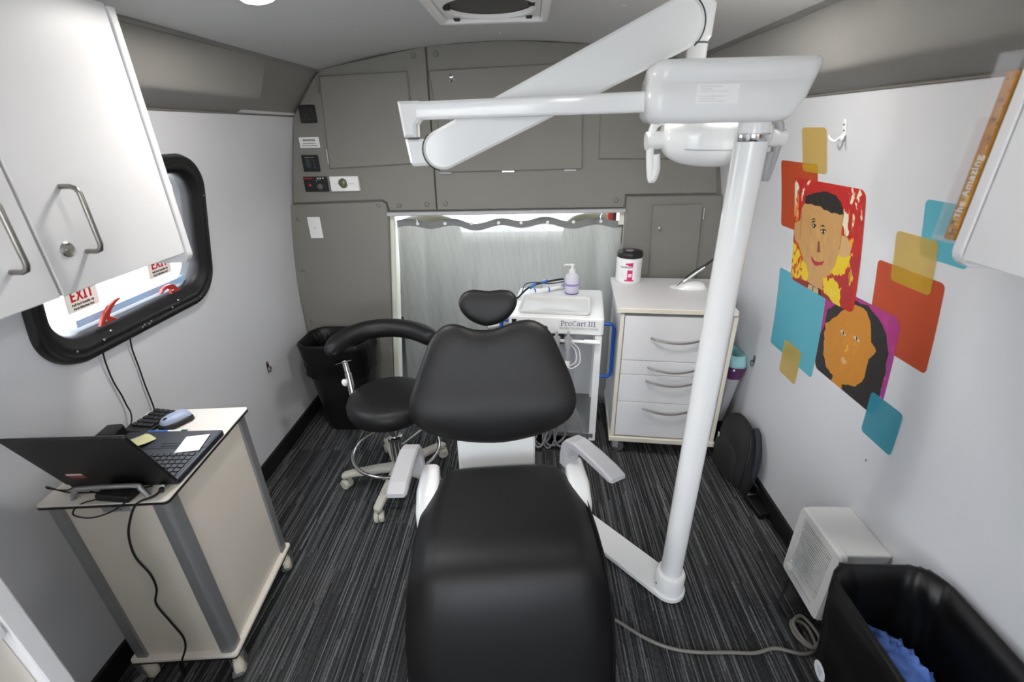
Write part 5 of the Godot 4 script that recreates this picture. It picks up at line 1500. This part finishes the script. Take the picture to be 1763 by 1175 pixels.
func dental_chair() -> void:
	var t := thing("dental_chair", "black padded dental chair with white body and grey armrests", "dental chair", Vector3(-0.08, 0, -1.1), 5.0)
	part(t, "seat_cushion", cushion([[0.47, -0.222], [0.495, -0.20], [0.503, -0.16], [0.502, -0.06], [0.502, 0.06], [0.503, 0.14], [0.497, 0.19], [0.476, 0.236], [0.432, 0.272], [0.36, 0.308], [0.26, 0.347], [0.16, 0.382], [0.10, 0.396], [0.07, 0.39]], [0.215, 0.232, 0.252, 0.278, 0.286, 0.286, 0.287, 0.289, 0.293, 0.298, 0.30, 0.298, 0.285, 0.26], 0.085), M.black_vinyl)
	part(t, "leg_rest_shell", box(Vector3(0.5, 0.34, 0.03), 0.01), M.black_plastic, Vector3(0, 0.235, 0.255), Vector3(-20, 0, 0))
	# back rest, leaning back
	var ol := curve2([[-0.029, -0.015], [0.079, -0.005], [0.177, 0.023], [0.25, 0.068], [0.279, 0.133], [0.268, 0.209], [0.234, 0.297], [0.202, 0.373], [0.167, 0.416], [0.115, 0.437], [0.051, 0.427], [-0.013, 0.406], [-0.086, 0.409], [-0.147, 0.431], [-0.196, 0.424], [-0.239, 0.38], [-0.268, 0.318], [-0.301, 0.234], [-0.327, 0.15], [-0.318, 0.091], [-0.272, 0.043], [-0.167, 0.003]], 3)
	var bend := [0.16, 0.0, 0.018, 0.12, 0.09]
	part(t, "back_rest", pillow(ol, 0.034, 0.04, 6.0, 12, Vector2(-0.02, 0.2), bend), M.black_vinyl, Vector3(0, 0.56, -0.275), Vector3(-19.8, 0, 0))
	var hl := curve2([[-0.034, 0.0], [0.028, 0.018], [0.066, 0.056], [0.078, 0.094], [0.062, 0.125], [0.026, 0.135], [-0.028, 0.132], [-0.082, 0.139], [-0.119, 0.127], [-0.137, 0.095], [-0.128, 0.058], [-0.093, 0.022]], 4)
	var bend2 := [1.1, -0.03, 0.0, 0.0, 1.0]
	part(t, "head_rest", pillow(hl, 0.026, 0.035, 4.0, 9, Vector2(-0.03, 0.07), bend2), M.black_vinyl, Vector3(0, 0.93, -0.47), Vector3(-17.0, 0, 0))
	part(t, "head_rest_bar", box(Vector3(0.05, 0.14, 0.012), 0.003), M.brushed, Vector3(-0.012, 0.955, -0.475), Vector3(-17, 0, 0))
	# white shells
	part(t, "lower_back_cover", prism(poly([[-0.155, -0.13], [0.135, -0.13], [0.142, 0.12], [-0.16, 0.12]]), 0.03, 0.008), M.white_gloss, Vector3(-0.01, 0.50, -0.335), Vector3(-14, 0, 0))
	for sx in [-1, 1]:
		var rings := []
		for e in [[-0.245, 0.42, 0.475, 0.02], [-0.225, 0.36, 0.497, 0.032], [-0.12, 0.30, 0.488, 0.04], [-0.05, 0.28, 0.46, 0.036], [-0.01, 0.29, 0.43, 0.028], [0.01, 0.32, 0.40, 0.02]]:
			var ring := PackedVector3Array()
			for p in rrect(e[3] * 2, e[2] - e[1], minf(e[3], (e[2] - e[1]) / 2) * 0.6, 4):
				ring.append(Vector3(sx * 0.262 + p.x, (e[1] + e[2]) / 2 + p.y, e[0]))
			rings.append(ring)
		part(t, "hip_shell", loft(rings), M.white_gloss)
	part(t, "seat_frame", box(Vector3(0.44, 0.05, 0.5), 0.01), M.white_gloss, Vector3(0, 0.385, 0.0))
	part(t, "lift_column", rbox(0.26, 0.34, 0.26, 0.04, 0.01), M.white_gloss, Vector3(0, 0.2, -0.08))
	part(t, "floor_plate", slab(0.44, 0.78, 0.03, 0.06, 0.006), M.white_gloss, Vector3(0.0, 0.0, -0.06))
	# arm rests: a bent grey pad on each side, the right one swung out
	for q in [[-1, 0.0], [1, -26.0]]:
		var sx: int = q[0]
		var piv := Vector3(-0.318 if sx < 0 else 0.262, 0, -0.19)
		var s := begin()
		var prof := PackedVector2Array()
		# side view: pad along z, then curving down at the back end
		var top := [[0.225, 0.592], [0.222, 0.604], [0.18, 0.613], [0.1, 0.617], [0.02, 0.614], [-0.025, 0.598], [-0.05, 0.565], [-0.058, 0.52], [-0.058, 0.47]]
		var bot := [[-0.015, 0.47], [-0.016, 0.52], [-0.01, 0.555], [0.012, 0.578], [0.05, 0.585], [0.15, 0.585], [0.21, 0.583]]
		for p in top + bot:
			prof.append(Vector2(p[0], p[1]))
		prism_into(s, prof, 0.062, 0.006, Transform3D(Basis(Vector3(0, 0, 1), Vector3(0, 1, 0), Vector3(-1, 0, 0)), Vector3(0.031, 0, 0)))
		var ar := part(t, "arm_rest", done(s), M.arm_grey, piv)
		ar.rotation_degrees = Vector3(0, -q[1] - (3.0 if sx < 0 else 0.0), 0)

# ---------------------------------------------------------------- dental lamp on its pole
func bar_between(s: SurfaceTool, a: Vector3, b: Vector3, w0: float, h0: float, w1: float, h1: float, r: float) -> void:
	var dir := (b - a).normalized()
	var side := dir.cross(Vector3.UP).normalized()
	var up := side.cross(dir)
	var rings := []
	for e in [[0.0, 0.93], [0.006, 1.0], [0.994, 1.0], [1.0, 0.93]]:
		var ring := PackedVector3Array()
		var w: float = lerpf(w0, w1, e[0]) * e[1]
		var h: float = lerpf(h0, h1, e[0]) * e[1]
		for p in rrect(w, h, minf(r, minf(w, h) * 0.45), 6):
			ring.append(a.lerp(b, e[0]) + side * p.x + up * p.y)
		rings.append(ring)
	for i in 3:
		grid_into(s, [rings[i], rings[i + 1]], true, i + 1)
	cap_into(s, rings[0], 7, true)
	cap_into(s, rings[-1], 8)

func dental_lamp() -> void:
	var o := Vector3(0.52, 0, -1.18)
	var t := thing("dental_lamp", "white dental lamp with folding arms on a tall white pole", "lamp", o)
	# foot plate runs back under the chair
	var dir := Vector2(-0.68, -0.73)
	var pts := PackedVector2Array()
	var nrm := Vector2(-dir.y, dir.x)
	for k in 17:
		var a := PI * k / 16 - PI / 2
		var v := (-dir) * cos(a) + nrm * sin(a)
		pts.append(v * 0.06)
	pts.append(dir * 0.46 + nrm * 0.062)
	pts.append(dir * 0.46 - nrm * 0.062)
	var s := begin()
	var flip := PackedVector2Array()
	for p in pts:
		flip.append(Vector2(p.x, -p.y))
	prism_into(s, flip, 0.022, 0.003, Transform3D(Basis(Vector3.RIGHT, Vector3.FORWARD, Vector3.UP), Vector3(0, 0.012, 0)))
	part(t, "foot_plate", done(s), M.white_gloss)
	part(t, "foot_pad", lathe([Vector2(0.05, 0), Vector2(0.05, 0.013)], 20), M.black_plastic)
	var sk := part(t, "socket", lathe([Vector2(0.052, 0.033), Vector2(0.052, 0.105), Vector2(0.048, 0.112), Vector2(0.037, 0.115)], 32), M.white_gloss)
	for q in [[-0.05, 0.06, 0.01], [-0.049, 0.085, 0.0]]:
		part(sk, "set_screw", lathe([Vector2(0.005, 0), Vector2(0.004, 0.002), Vector2(0, 0.002)], 8), M.black_plastic, Vector3(q[0], q[1], q[2]), Vector3(0, 0, 90))
	part(t, "pole", lathe([Vector2(0.037, 0.1), Vector2(0.037, 1.565)], 36), M.white_gloss)
	part(t, "collar", lathe([Vector2(0.0372, 1.563), Vector2(0.0385, 1.565), Vector2(0.0385, 1.578), Vector2(0.036, 1.58)], 32), M.chrome)
	part(t, "pole_neck", lathe([Vector2(0.034, 1.578), Vector2(0.034, 1.6), Vector2(0.04, 1.612), Vector2(0.05, 1.618)], 32), M.white_gloss)
	# housing over the pole: rings from the bottom up, the right end raked
	var rings := []
	for e in [[1.603, -0.235, 0.035, 0.035], [1.607, -0.25, 0.05, 0.05], [1.618, -0.259, 0.066, 0.056], [1.65, -0.262, 0.083, 0.058], [1.683, -0.259, 0.094, 0.058], [1.6835, -0.2585, 0.0935, 0.0573], [1.6845, -0.2585, 0.0940, 0.0573], [1.685, -0.259, 0.0945, 0.058], [1.712, -0.252, 0.102, 0.057], [1.722, -0.246, 0.103, 0.053], [1.727, -0.236, 0.099, 0.044]]:
		var ring := PackedVector3Array()
		var w: float = e[2] - e[1]
		for p in rrect(w, e[3] * 2, e[3] * 0.55, 7):
			ring.append(Vector3(p.x + (e[1] + e[2]) / 2, e[0], p.y + 0.004))
		rings.append(ring)
	var hs := part(t, "housing", loft(rings), M.white_gloss)
	var im := Image.create(128, 64, false, Image.FORMAT_RGB8)
	im.fill(Color8(252, 252, 250))
	var lens := [0.62, 0.34, 0.8, 0.0, 0.7, 0.44, 0.72]
	for i in 7:
		if lens[i] > 0:
			im.fill_rect(Rect2i(10, 6 + i * 8, int(lens[i] * 110), 2), Color8(222, 222, 220))
	part(hs, "rating_label", rbox(0.09, 0.037, 0.0008, 0.001, 0.0), textured("rating_print", im, 0.5), Vector3(-0.117, 1.659, 0.0625))
	# first arm from the housing to the left
	s = begin()
	bar_between(s, Vector3(-0.25, 1.649, 0.0), Vector3(-0.775, 1.640, 0.03), 0.042, 0.043, 0.04, 0.037, 0.008)
	part(t, "fixed_arm", done(s), M.white_gloss)
	s = begin()
	prism_into(s, poly([[-0.812, 1.660], [-0.765, 1.660], [-0.765, 1.622], [-0.775, 1.612], [-0.776, 1.586], [-0.805, 1.586]]), 0.046, 0.006, Transform3D(Basis.IDENTITY, Vector3(0, 0, 0.004)))
	part(t, "elbow", done(s), M.white_gloss)
	part(t, "elbow_joint", rbox(0.027, 0.006, 0.026, 0.002), M.caster_grey, Vector3(-0.79, 1.584, 0.01))
	s = begin()
	prism_into(s, poly([[-0.81, 1.582], [-0.74, 1.582], [-0.735, 1.56], [-0.745, 1.524], [-0.796, 1.522], [-0.803, 1.53]]), 0.044, 0.006, Transform3D(Basis.IDENTITY, Vector3(0, 0, -0.021)))
	part(t, "knuckle", done(s), M.white_gloss)
	# sprung arm: a flat bar with round ends
	var a0 := Vector3(-0.728, 1.557, 0.0)
	var b0 := Vector3(-0.169, 1.812, -0.11)
	var ax := (b0 - a0)
	var ln := ax.length()
	ax = ax.normalized()
	var sd := ax.cross(Vector3.UP).normalized()
	var up := sd.cross(ax)
	var oval := PackedVector2Array()
	for k in 13:
		var a := PI / 2 + PI * k / 12
		oval.append(Vector2(cos(a) * 0.044, sin(a) * 0.044))
	for k in 13:
		var a := -PI / 2 + PI * k / 12
		oval.append(Vector2(ln + cos(a) * 0.054, sin(a) * 0.054))
	s = begin()
	prism_into(s, oval, 0.045, 0.006, Transform3D(Basis(ax, up, sd), a0 - sd * 0.0225))
	part(t, "sprung_arm", done(s), M.white_gloss)
	for e in [[a0, 0.0455, 105.0, 235.0], [b0, 0.0555, -75.0, 55.0]]:
		var arc := []
		for k in 15:
			var an := deg_to_rad(lerpf(e[2], e[3], k / 14.0))
			arc.append(e[0] + ax * cos(an) * e[1] + up * sin(an) * e[1] + sd * 0.0215)
		part(t, "joint_gap", tube(arc, 0.0016, 6), M.key_black)
	# head knuckle, stem, lamp head
	s = begin()
	prism_into(s, poly([[-0.19, 1.853], [-0.145, 1.864], [-0.1, 1.863], [-0.088, 1.852], [-0.09, 1.788], [-0.096, 1.78], [-0.15, 1.78], [-0.19, 1.80]]), 0.048, 0.007, Transform3D(Basis.IDENTITY, Vector3(0, 0, -0.148)))
	part(t, "head_knuckle", done(s), M.white_gloss)
	part(t, "stem", lathe([Vector2(0.0235, 1.6), Vector2(0.0235, 1.79)], 24), M.white_gloss, Vector3(-0.115, 0, -0.122))
	part(t, "stem_joint", lathe([Vector2(0.024, 1.774), Vector2(0.0243, 1.776), Vector2(0.024, 1.778)], 20), M.caster_grey, Vector3(-0.115, 0, -0.122))
	var hd := part(t, "lamp_head", pillow(curve2([[-0.14, 0.02], [-0.132, 0.05], [-0.09, 0.066], [0.0, 0.07], [0.09, 0.066], [0.132, 0.05], [0.14, 0.02], [0.125, -0.02], [0.08, -0.045], [0.0, -0.054], [-0.08, -0.045], [-0.125, -0.02]], 4), 0.075, 0.075, 3.2, 10, Vector2(0, 0.01)), M.white_gloss, Vector3(-0.04, 1.552, -0.125))
	part(hd, "seam", tube([Vector3(-0.125, -0.004, 0.03), Vector3(-0.08, -0.008, 0.066), Vector3(0.0, -0.01, 0.0745), Vector3(0.08, -0.008, 0.066), Vector3(0.125, -0.004, 0.03)], 0.0012, 5, 6), M.arm_grey)
	part(hd, "yoke_cup", lathe([Vector2(0.055, 0.052), Vector2(0.06, 0.06), Vector2(0.045, 0.075), Vector2(0.02, 0.08), Vector2(0.0, 0.08)], 28), M.white_gloss, Vector3(-0.06, 0.0, 0.0))
	var wl := part(hd, "warning_label", rbox(0.045, 0.024, 0.0006, 0.001, 0.0), M.paper, Vector3(0.05, 0.022, 0.0715), Vector3(-4, 12, 0))
	part(wl, "label_band", rbox(0.045, 0.006, 0.0006, 0.0005, 0.0), mat("band_navy", Color8(44, 54, 96), 0.5), Vector3(0, 0.009, 0.0004))
	part(hd, "indicator", lathe([Vector2(0.004, 0), Vector2(0.003, 0.001), Vector2(0, 0.001)], 10), M.caster_grey, Vector3(-0.005, 0.045, 0.06), Vector3(60, 0, 0))
	for sx in [-1, 1]:
		part(hd, "handle_pivot", tube([Vector3(sx * 0.125, 0.015, 0.0), Vector3(sx * 0.175, 0.012, 0.0)], 0.022, 18), M.white_gloss)
		var pth := curve([Vector3(sx * 0.135, 0.06, 0.0), Vector3(sx * 0.158, 0.045, 0.0), Vector3(sx * 0.162, 0.0, 0.0), Vector3(sx * 0.158, -0.045, 0.0), Vector3(sx * 0.15, -0.085, 0.0), Vector3(sx * 0.142, -0.06, 0.006), Vector3(sx * 0.146, -0.02, 0.004)], 5)
		var st := begin()
		tube_into(st, pth, 0.0155, 10, false, 0.65)
		part(hd, "handle", done(st), M.arm_grey if sx > 0 else M.white_gloss)

# ---------------------------------------------------------------- bins, heater, bag, cords
func can(parent: Node, at_top: Vector2, at_bot: Vector2, h: float, rt: float) -> void:
	var rows := []
	for e in [[0.0, 0.0], [0.15, 0.0], [0.97, 0.0], [0.995, 0.001], [0.995, -0.002], [0.97, -0.006], [0.1, -0.006], [0.03, -0.01]]:
		var f: float = e[0]
		var ring := PackedVector3Array()
		var w: float = lerpf(at_bot.x, at_top.x, f) + e[1] * 2
		var d: float = lerpf(at_bot.y, at_top.y, f) + e[1] * 2
		for p in rrect(w, d, minf(rt, minf(w, d) * 0.45), 7):
			ring.append(Vector3(p.x, f * h + (0.003 if f > 0.99 else 0.0), p.y))
		rows.append(ring)
	part(parent, "body", loft(rows), M.black_plastic)

func liner(parent: Node, at_top: Vector2, at_bot: Vector2, h: float, rt: float, hang: float, deep: float, rng_seed: int) -> void:
	var nz := FastNoiseLite.new()
	nz.seed = rng_seed
	nz.frequency = 9.0
	var rows := []
	var prof := []
	for k in 7:
		prof.append([h - hang * (1.0 - k / 6.0), 0.005, 1.0])
	prof.append([h + 0.003, 0.004, 0.3])
	prof.append([h + 0.005, 0.0, 0.25])
	prof.append([h + 0.001, -0.005, 0.4])
	for k in 12:
		prof.append([h - deep * (k + 1) / 12.0, -0.014 - 0.01 * k / 12.0, 1.0])
	for e in prof:
		var f: float = e[0] / h
		var ring := PackedVector3Array()
		var w: float = lerpf(at_bot.x, at_top.x, f) + e[1] * 2
		var d: float = lerpf(at_bot.y, at_top.y, f) + e[1] * 2
		for p in rrect(w, d, minf(rt, minf(w, d) * 0.45), 12):
			var v := Vector3(p.x, e[0], p.y)
			var j: float = nz.get_noise_3d(v.x * 2.6, v.y * 1.3, v.z * 2.6) * 0.024 * e[2]
			if e[1] > 0.0:
				j = absf(j)
			else:
				j = -absf(j) * 1.3
			var outd := Vector3(p.x, 0, p.y).normalized()
			ring.append(v + outd * j)
		rows.append(ring)
	var s := begin()
	grid_into(s, rows, true, 1)
	cap_into(s, rows[-1], 2)
	part(parent, "bag_liner", done(s), M.liner)

func floor_things() -> void:
	var t := thing("waste_bin", "black waste bin with black liner in the corner behind the stool", "bin", Vector3(-1.075, 0, -2.29), 0, "black waste bins")
	can(t, Vector2(0.37, 0.27), Vector2(0.27, 0.2), 0.56, 0.08)
	liner(t, Vector2(0.37, 0.27), Vector2(0.27, 0.2), 0.56, 0.08, 0.2, 0.4, 4)
	t = thing("waste_bin", "large black lined waste bin in the lower right corner", "bin", Vector3(0.905, 0, -0.615), 0, "black waste bins")
	can(t, Vector2(0.27, 0.48), Vector2(0.19, 0.36), 0.55, 0.07)
	liner(t, Vector2(0.27, 0.48), Vector2(0.19, 0.36), 0.55, 0.07, 0.32, 0.42, 8)
	var im := Image.create(64, 64, false, Image.FORMAT_RGB8)
	im.fill(Color8(232, 234, 236))
	for i in 4:
		im.fill_rect(Rect2i(14 + i * 3, 18 + i * 8, 34 - i * 5, 3), Color8(110, 150, 190))
	var ov := PackedVector2Array()
	for k in 24:
		ov.append(Vector2(cos(TAU * k / 24) * 0.022, sin(TAU * k / 24) * 0.03))
	part(t, "oval_label", prism(ov, 0.001, 0.0), textured("oval_print", im, 0.5), Vector3(-0.143, 0.29, -0.13), Vector3(8, -90, 0))
	# crumpled blue sheet inside
	var nz := FastNoiseLite.new()
	nz.seed = 21
	nz.frequency = 7.0
	var rows := []
	for i in 25:
		var r := PackedVector3Array()
		for j in 25:
			var u := i / 24.0 - 0.5
			var v := j / 24.0 - 0.5
			var fall := sqrt(maxf(0.0, 1.0 - 3.6 * (u * u + v * v)))
			r.append(Vector3(u * 0.17 + 0.01 * nz.get_noise_2d(v * 2.0, u), 0.02 + 0.13 * fall + 0.035 * nz.get_noise_2d(u * 1.6, v * 1.6) + 0.014 * nz.get_noise_2d(u * 5 + 3, v * 5), v * 0.3))
		rows.append(r)
	var blue := mat("blue_film", Color8(104, 142, 226), 0.35)
	blue.backlight_enabled = true
	blue.backlight = Color8(50, 70, 130)
	single("crumpled_sheet", grid(rows), blue, "crumpled blue plastic sheet inside the large waste bin", "sheet", Vector3(0.895, 0.28, -0.68))
	# wall heater
	t = thing("wall_heater", "small white louvred wall heater low on the right wall", "heater", Vector3(1.0, 0.135, -1.085))
	part(t, "case", box(Vector3(0.135, 0.285, 0.2), 0.003), M.white_plastic, Vector3(0.0085, 0.1475, -0.005))
	var fr := begin()
	var o := rrect(0.212, 0.295, 0.018, 5)
	var i1 := rrect(0.205, 0.288, 0.016, 5)
	var i2 := rrect(0.152, 0.205, 0.006, 5)
	var fl := []
	for e in [[o, -0.056, 0.0], [o, -0.072, 0.0], [i1, -0.08, 0.0], [i2, -0.08, 0.016], [i2, -0.066, 0.016]]:
		var ring := PackedVector3Array()
		for p in e[0]:
			ring.append(Vector3(e[1], 0.147 + p.y + e[2], p.x))
		fl.append(ring)
	for k in 4:
		grid_into(fr, [fl[k], fl[k + 1]], true, k + 1)
	part(t, "front_frame", done(fr), M.white_plastic)
	part(t, "backing", box(Vector3(0.004, 0.205, 0.152), 0.0), mat("heater_dark", Color8(52, 52, 54), 0.6), Vector3(-0.064, 0.163, 0))
	for k in 21:
		part(t, "slat", box(Vector3(0.0035, 0.0048, 0.152), 0.0005), M.white_plastic, Vector3(-0.0745, 0.067 + k * 0.0096, 0))
	part(t, "knob", lathe([Vector2(0.015, 0), Vector2(0.014, 0.008), Vector2(0.011, 0.011), Vector2(0, 0.011)], 18), M.white_plastic, Vector3(-0.078, 0.04, -0.072), Vector3(0, 0, 90))
	part(t, "knob_ridge", box(Vector3(0.005, 0.02, 0.004), 0.001), M.white_plastic, Vector3(-0.0895, 0.04, -0.072), Vector3(30, 0, 0))
	part(t, "groove", box(Vector3(0.001, 0.0025, 0.12), 0.0), M.arm_grey, Vector3(-0.0803, 0.034, 0.005))
	# backpack leaning at the wall
	t = thing("black_backpack", "black fabric backpack slumped against the right wall beyond the pole", "bag", Vector3(1.012, 0, -1.79))
	var bo := curve2([[-0.13, 0.0], [0.0, -0.006], [0.12, 0.0], [0.155, 0.06], [0.15, 0.15], [0.125, 0.24], [0.08, 0.31], [0.0, 0.335], [-0.06, 0.325], [-0.11, 0.275], [-0.14, 0.18], [-0.15, 0.07]], 4)
	part(t, "body", pillow(bo, 0.065, 0.05, 3.2, 9, Vector2(0, 0.16)), M.bag_cloth, Vector3(-0.005, 0.012, 0), Vector3(0, -90, 9))
	var bp := curve2([[-0.1, 0.03], [0.085, 0.03], [0.115, 0.09], [0.1, 0.18], [0.05, 0.22], [-0.05, 0.22], [-0.1, 0.18], [-0.115, 0.09]], 4)
	part(t, "front_pocket", pillow(bp, 0.032, 0.01, 3.0, 7), M.bag_cloth, Vector3(-0.055, 0.014, 0.0), Vector3(0, -90, 9))
	part(t, "zip", tube([Vector3(-0.045, 0.08, 0.14), Vector3(-0.035, 0.18, 0.132), Vector3(-0.01, 0.27, 0.09), Vector3(0.006, 0.325, 0.02), Vector3(0.01, 0.33, -0.03)], 0.004, 6, 6), M.black_plastic)
	part(t, "shoulder_strap", tube([Vector3(0.035, 0.32, 0.02), Vector3(0.03, 0.302, 0.065), Vector3(0.022, 0.24, 0.108), Vector3(0.012, 0.16, 0.132), Vector3(0.005, 0.09, 0.132)], 0.014, 8, 6, false, 0.5), M.strap)
	part(t, "strap_loop", tube([Vector3(0.0, 0.13, 0.15), Vector3(0.02, 0.10, 0.172), Vector3(0.02, 0.065, 0.168), Vector3(-0.005, 0.055, 0.148)], 0.004, 6, 5), M.black_plastic)
	part(t, "reflective_tab", box(Vector3(0.004, 0.05, 0.012), 0.001), mat("reflective", Color8(190, 205, 206), 0.3), Vector3(-0.075, 0.2, -0.09), Vector3(12, 0, 8))
	# power adapter by the skirting
	t = thing("power_adapter", "black power adapter lying along the right baseboard past the backpack", "adapter", Vector3(1.035, 0.001, -1.6), 6.0)
	part(t, "case", slab(0.05, 0.13, 0.032, 0.008, 0.003), M.black_plastic)
	part(t, "label_strip", slab(0.03, 0.006, 0.001, 0.001, 0.0), M.grey_ink, Vector3(0, 0.0322, -0.055))
	part(t, "lead", tube([Vector3(0, 0.012, 0.065), Vector3(0.005, 0.01, 0.15), Vector3(0.008, 0.008, 0.28), Vector3(-0.01, 0.006, 0.36)], 0.004, 6, 5), M.black_cable)
	single("heater_lead", tube([Vector3(0.945, 0.16, -1.17), Vector3(0.94, 0.10, -1.165), Vector3(0.925, 0.04, -1.15), Vector3(0.905, 0.008, -1.13), Vector3(0.91, 0.006, -1.08), Vector3(0.95, 0.006, -1.04), Vector3(1.0, 0.006, -1.0)], 0.0035, 6, 6), M.black_cable, "thin black lead from the heater down to the carpet", "cable")
	single("grey_cord", tube([Vector3(0.215, 0.009, -1.10), Vector3(0.305, 0.009, -1.057), Vector3(0.393, 0.009, -0.997), Vector3(0.47, 0.009, -0.965), Vector3(0.556, 0.009, -0.953), Vector3(0.66, 0.009, -0.955), Vector3(0.745, 0.009, -0.955), Vector3(0.82, 0.009, -0.972), Vector3(0.90, 0.009, -0.955), Vector3(0.955, 0.009, -0.98), Vector3(0.96, 0.012, -1.05), Vector3(0.915, 0.02, -1.06), Vector3(0.90, 0.024, -1.01), Vector3(0.93, 0.026, -0.965), Vector3(0.975, 0.026, -1.0), Vector3(0.955, 0.03, -1.07), Vector3(0.91, 0.034, -1.045), Vector3(0.915, 0.03, -0.99), Vector3(0.96, 0.02, -0.96), Vector3(1.02, 0.012, -0.97), Vector3(1.04, 0.009, -1.05)], 0.0058, 8, 6), M.grey_cord, "grey cord across the carpet coiling beside the large bin", "cord")

func _ready() -> void:
	set_stage()
	make_materials()
	room()
	window_left()
	ceiling_fittings()
	cab()
	wall_devices()
	wall_art()
	cabinets()
	laptop_cart()
	drawer_cabinet()
	treatment_cart()
	stool()
	dental_chair()
	dental_lamp()
	floor_things()
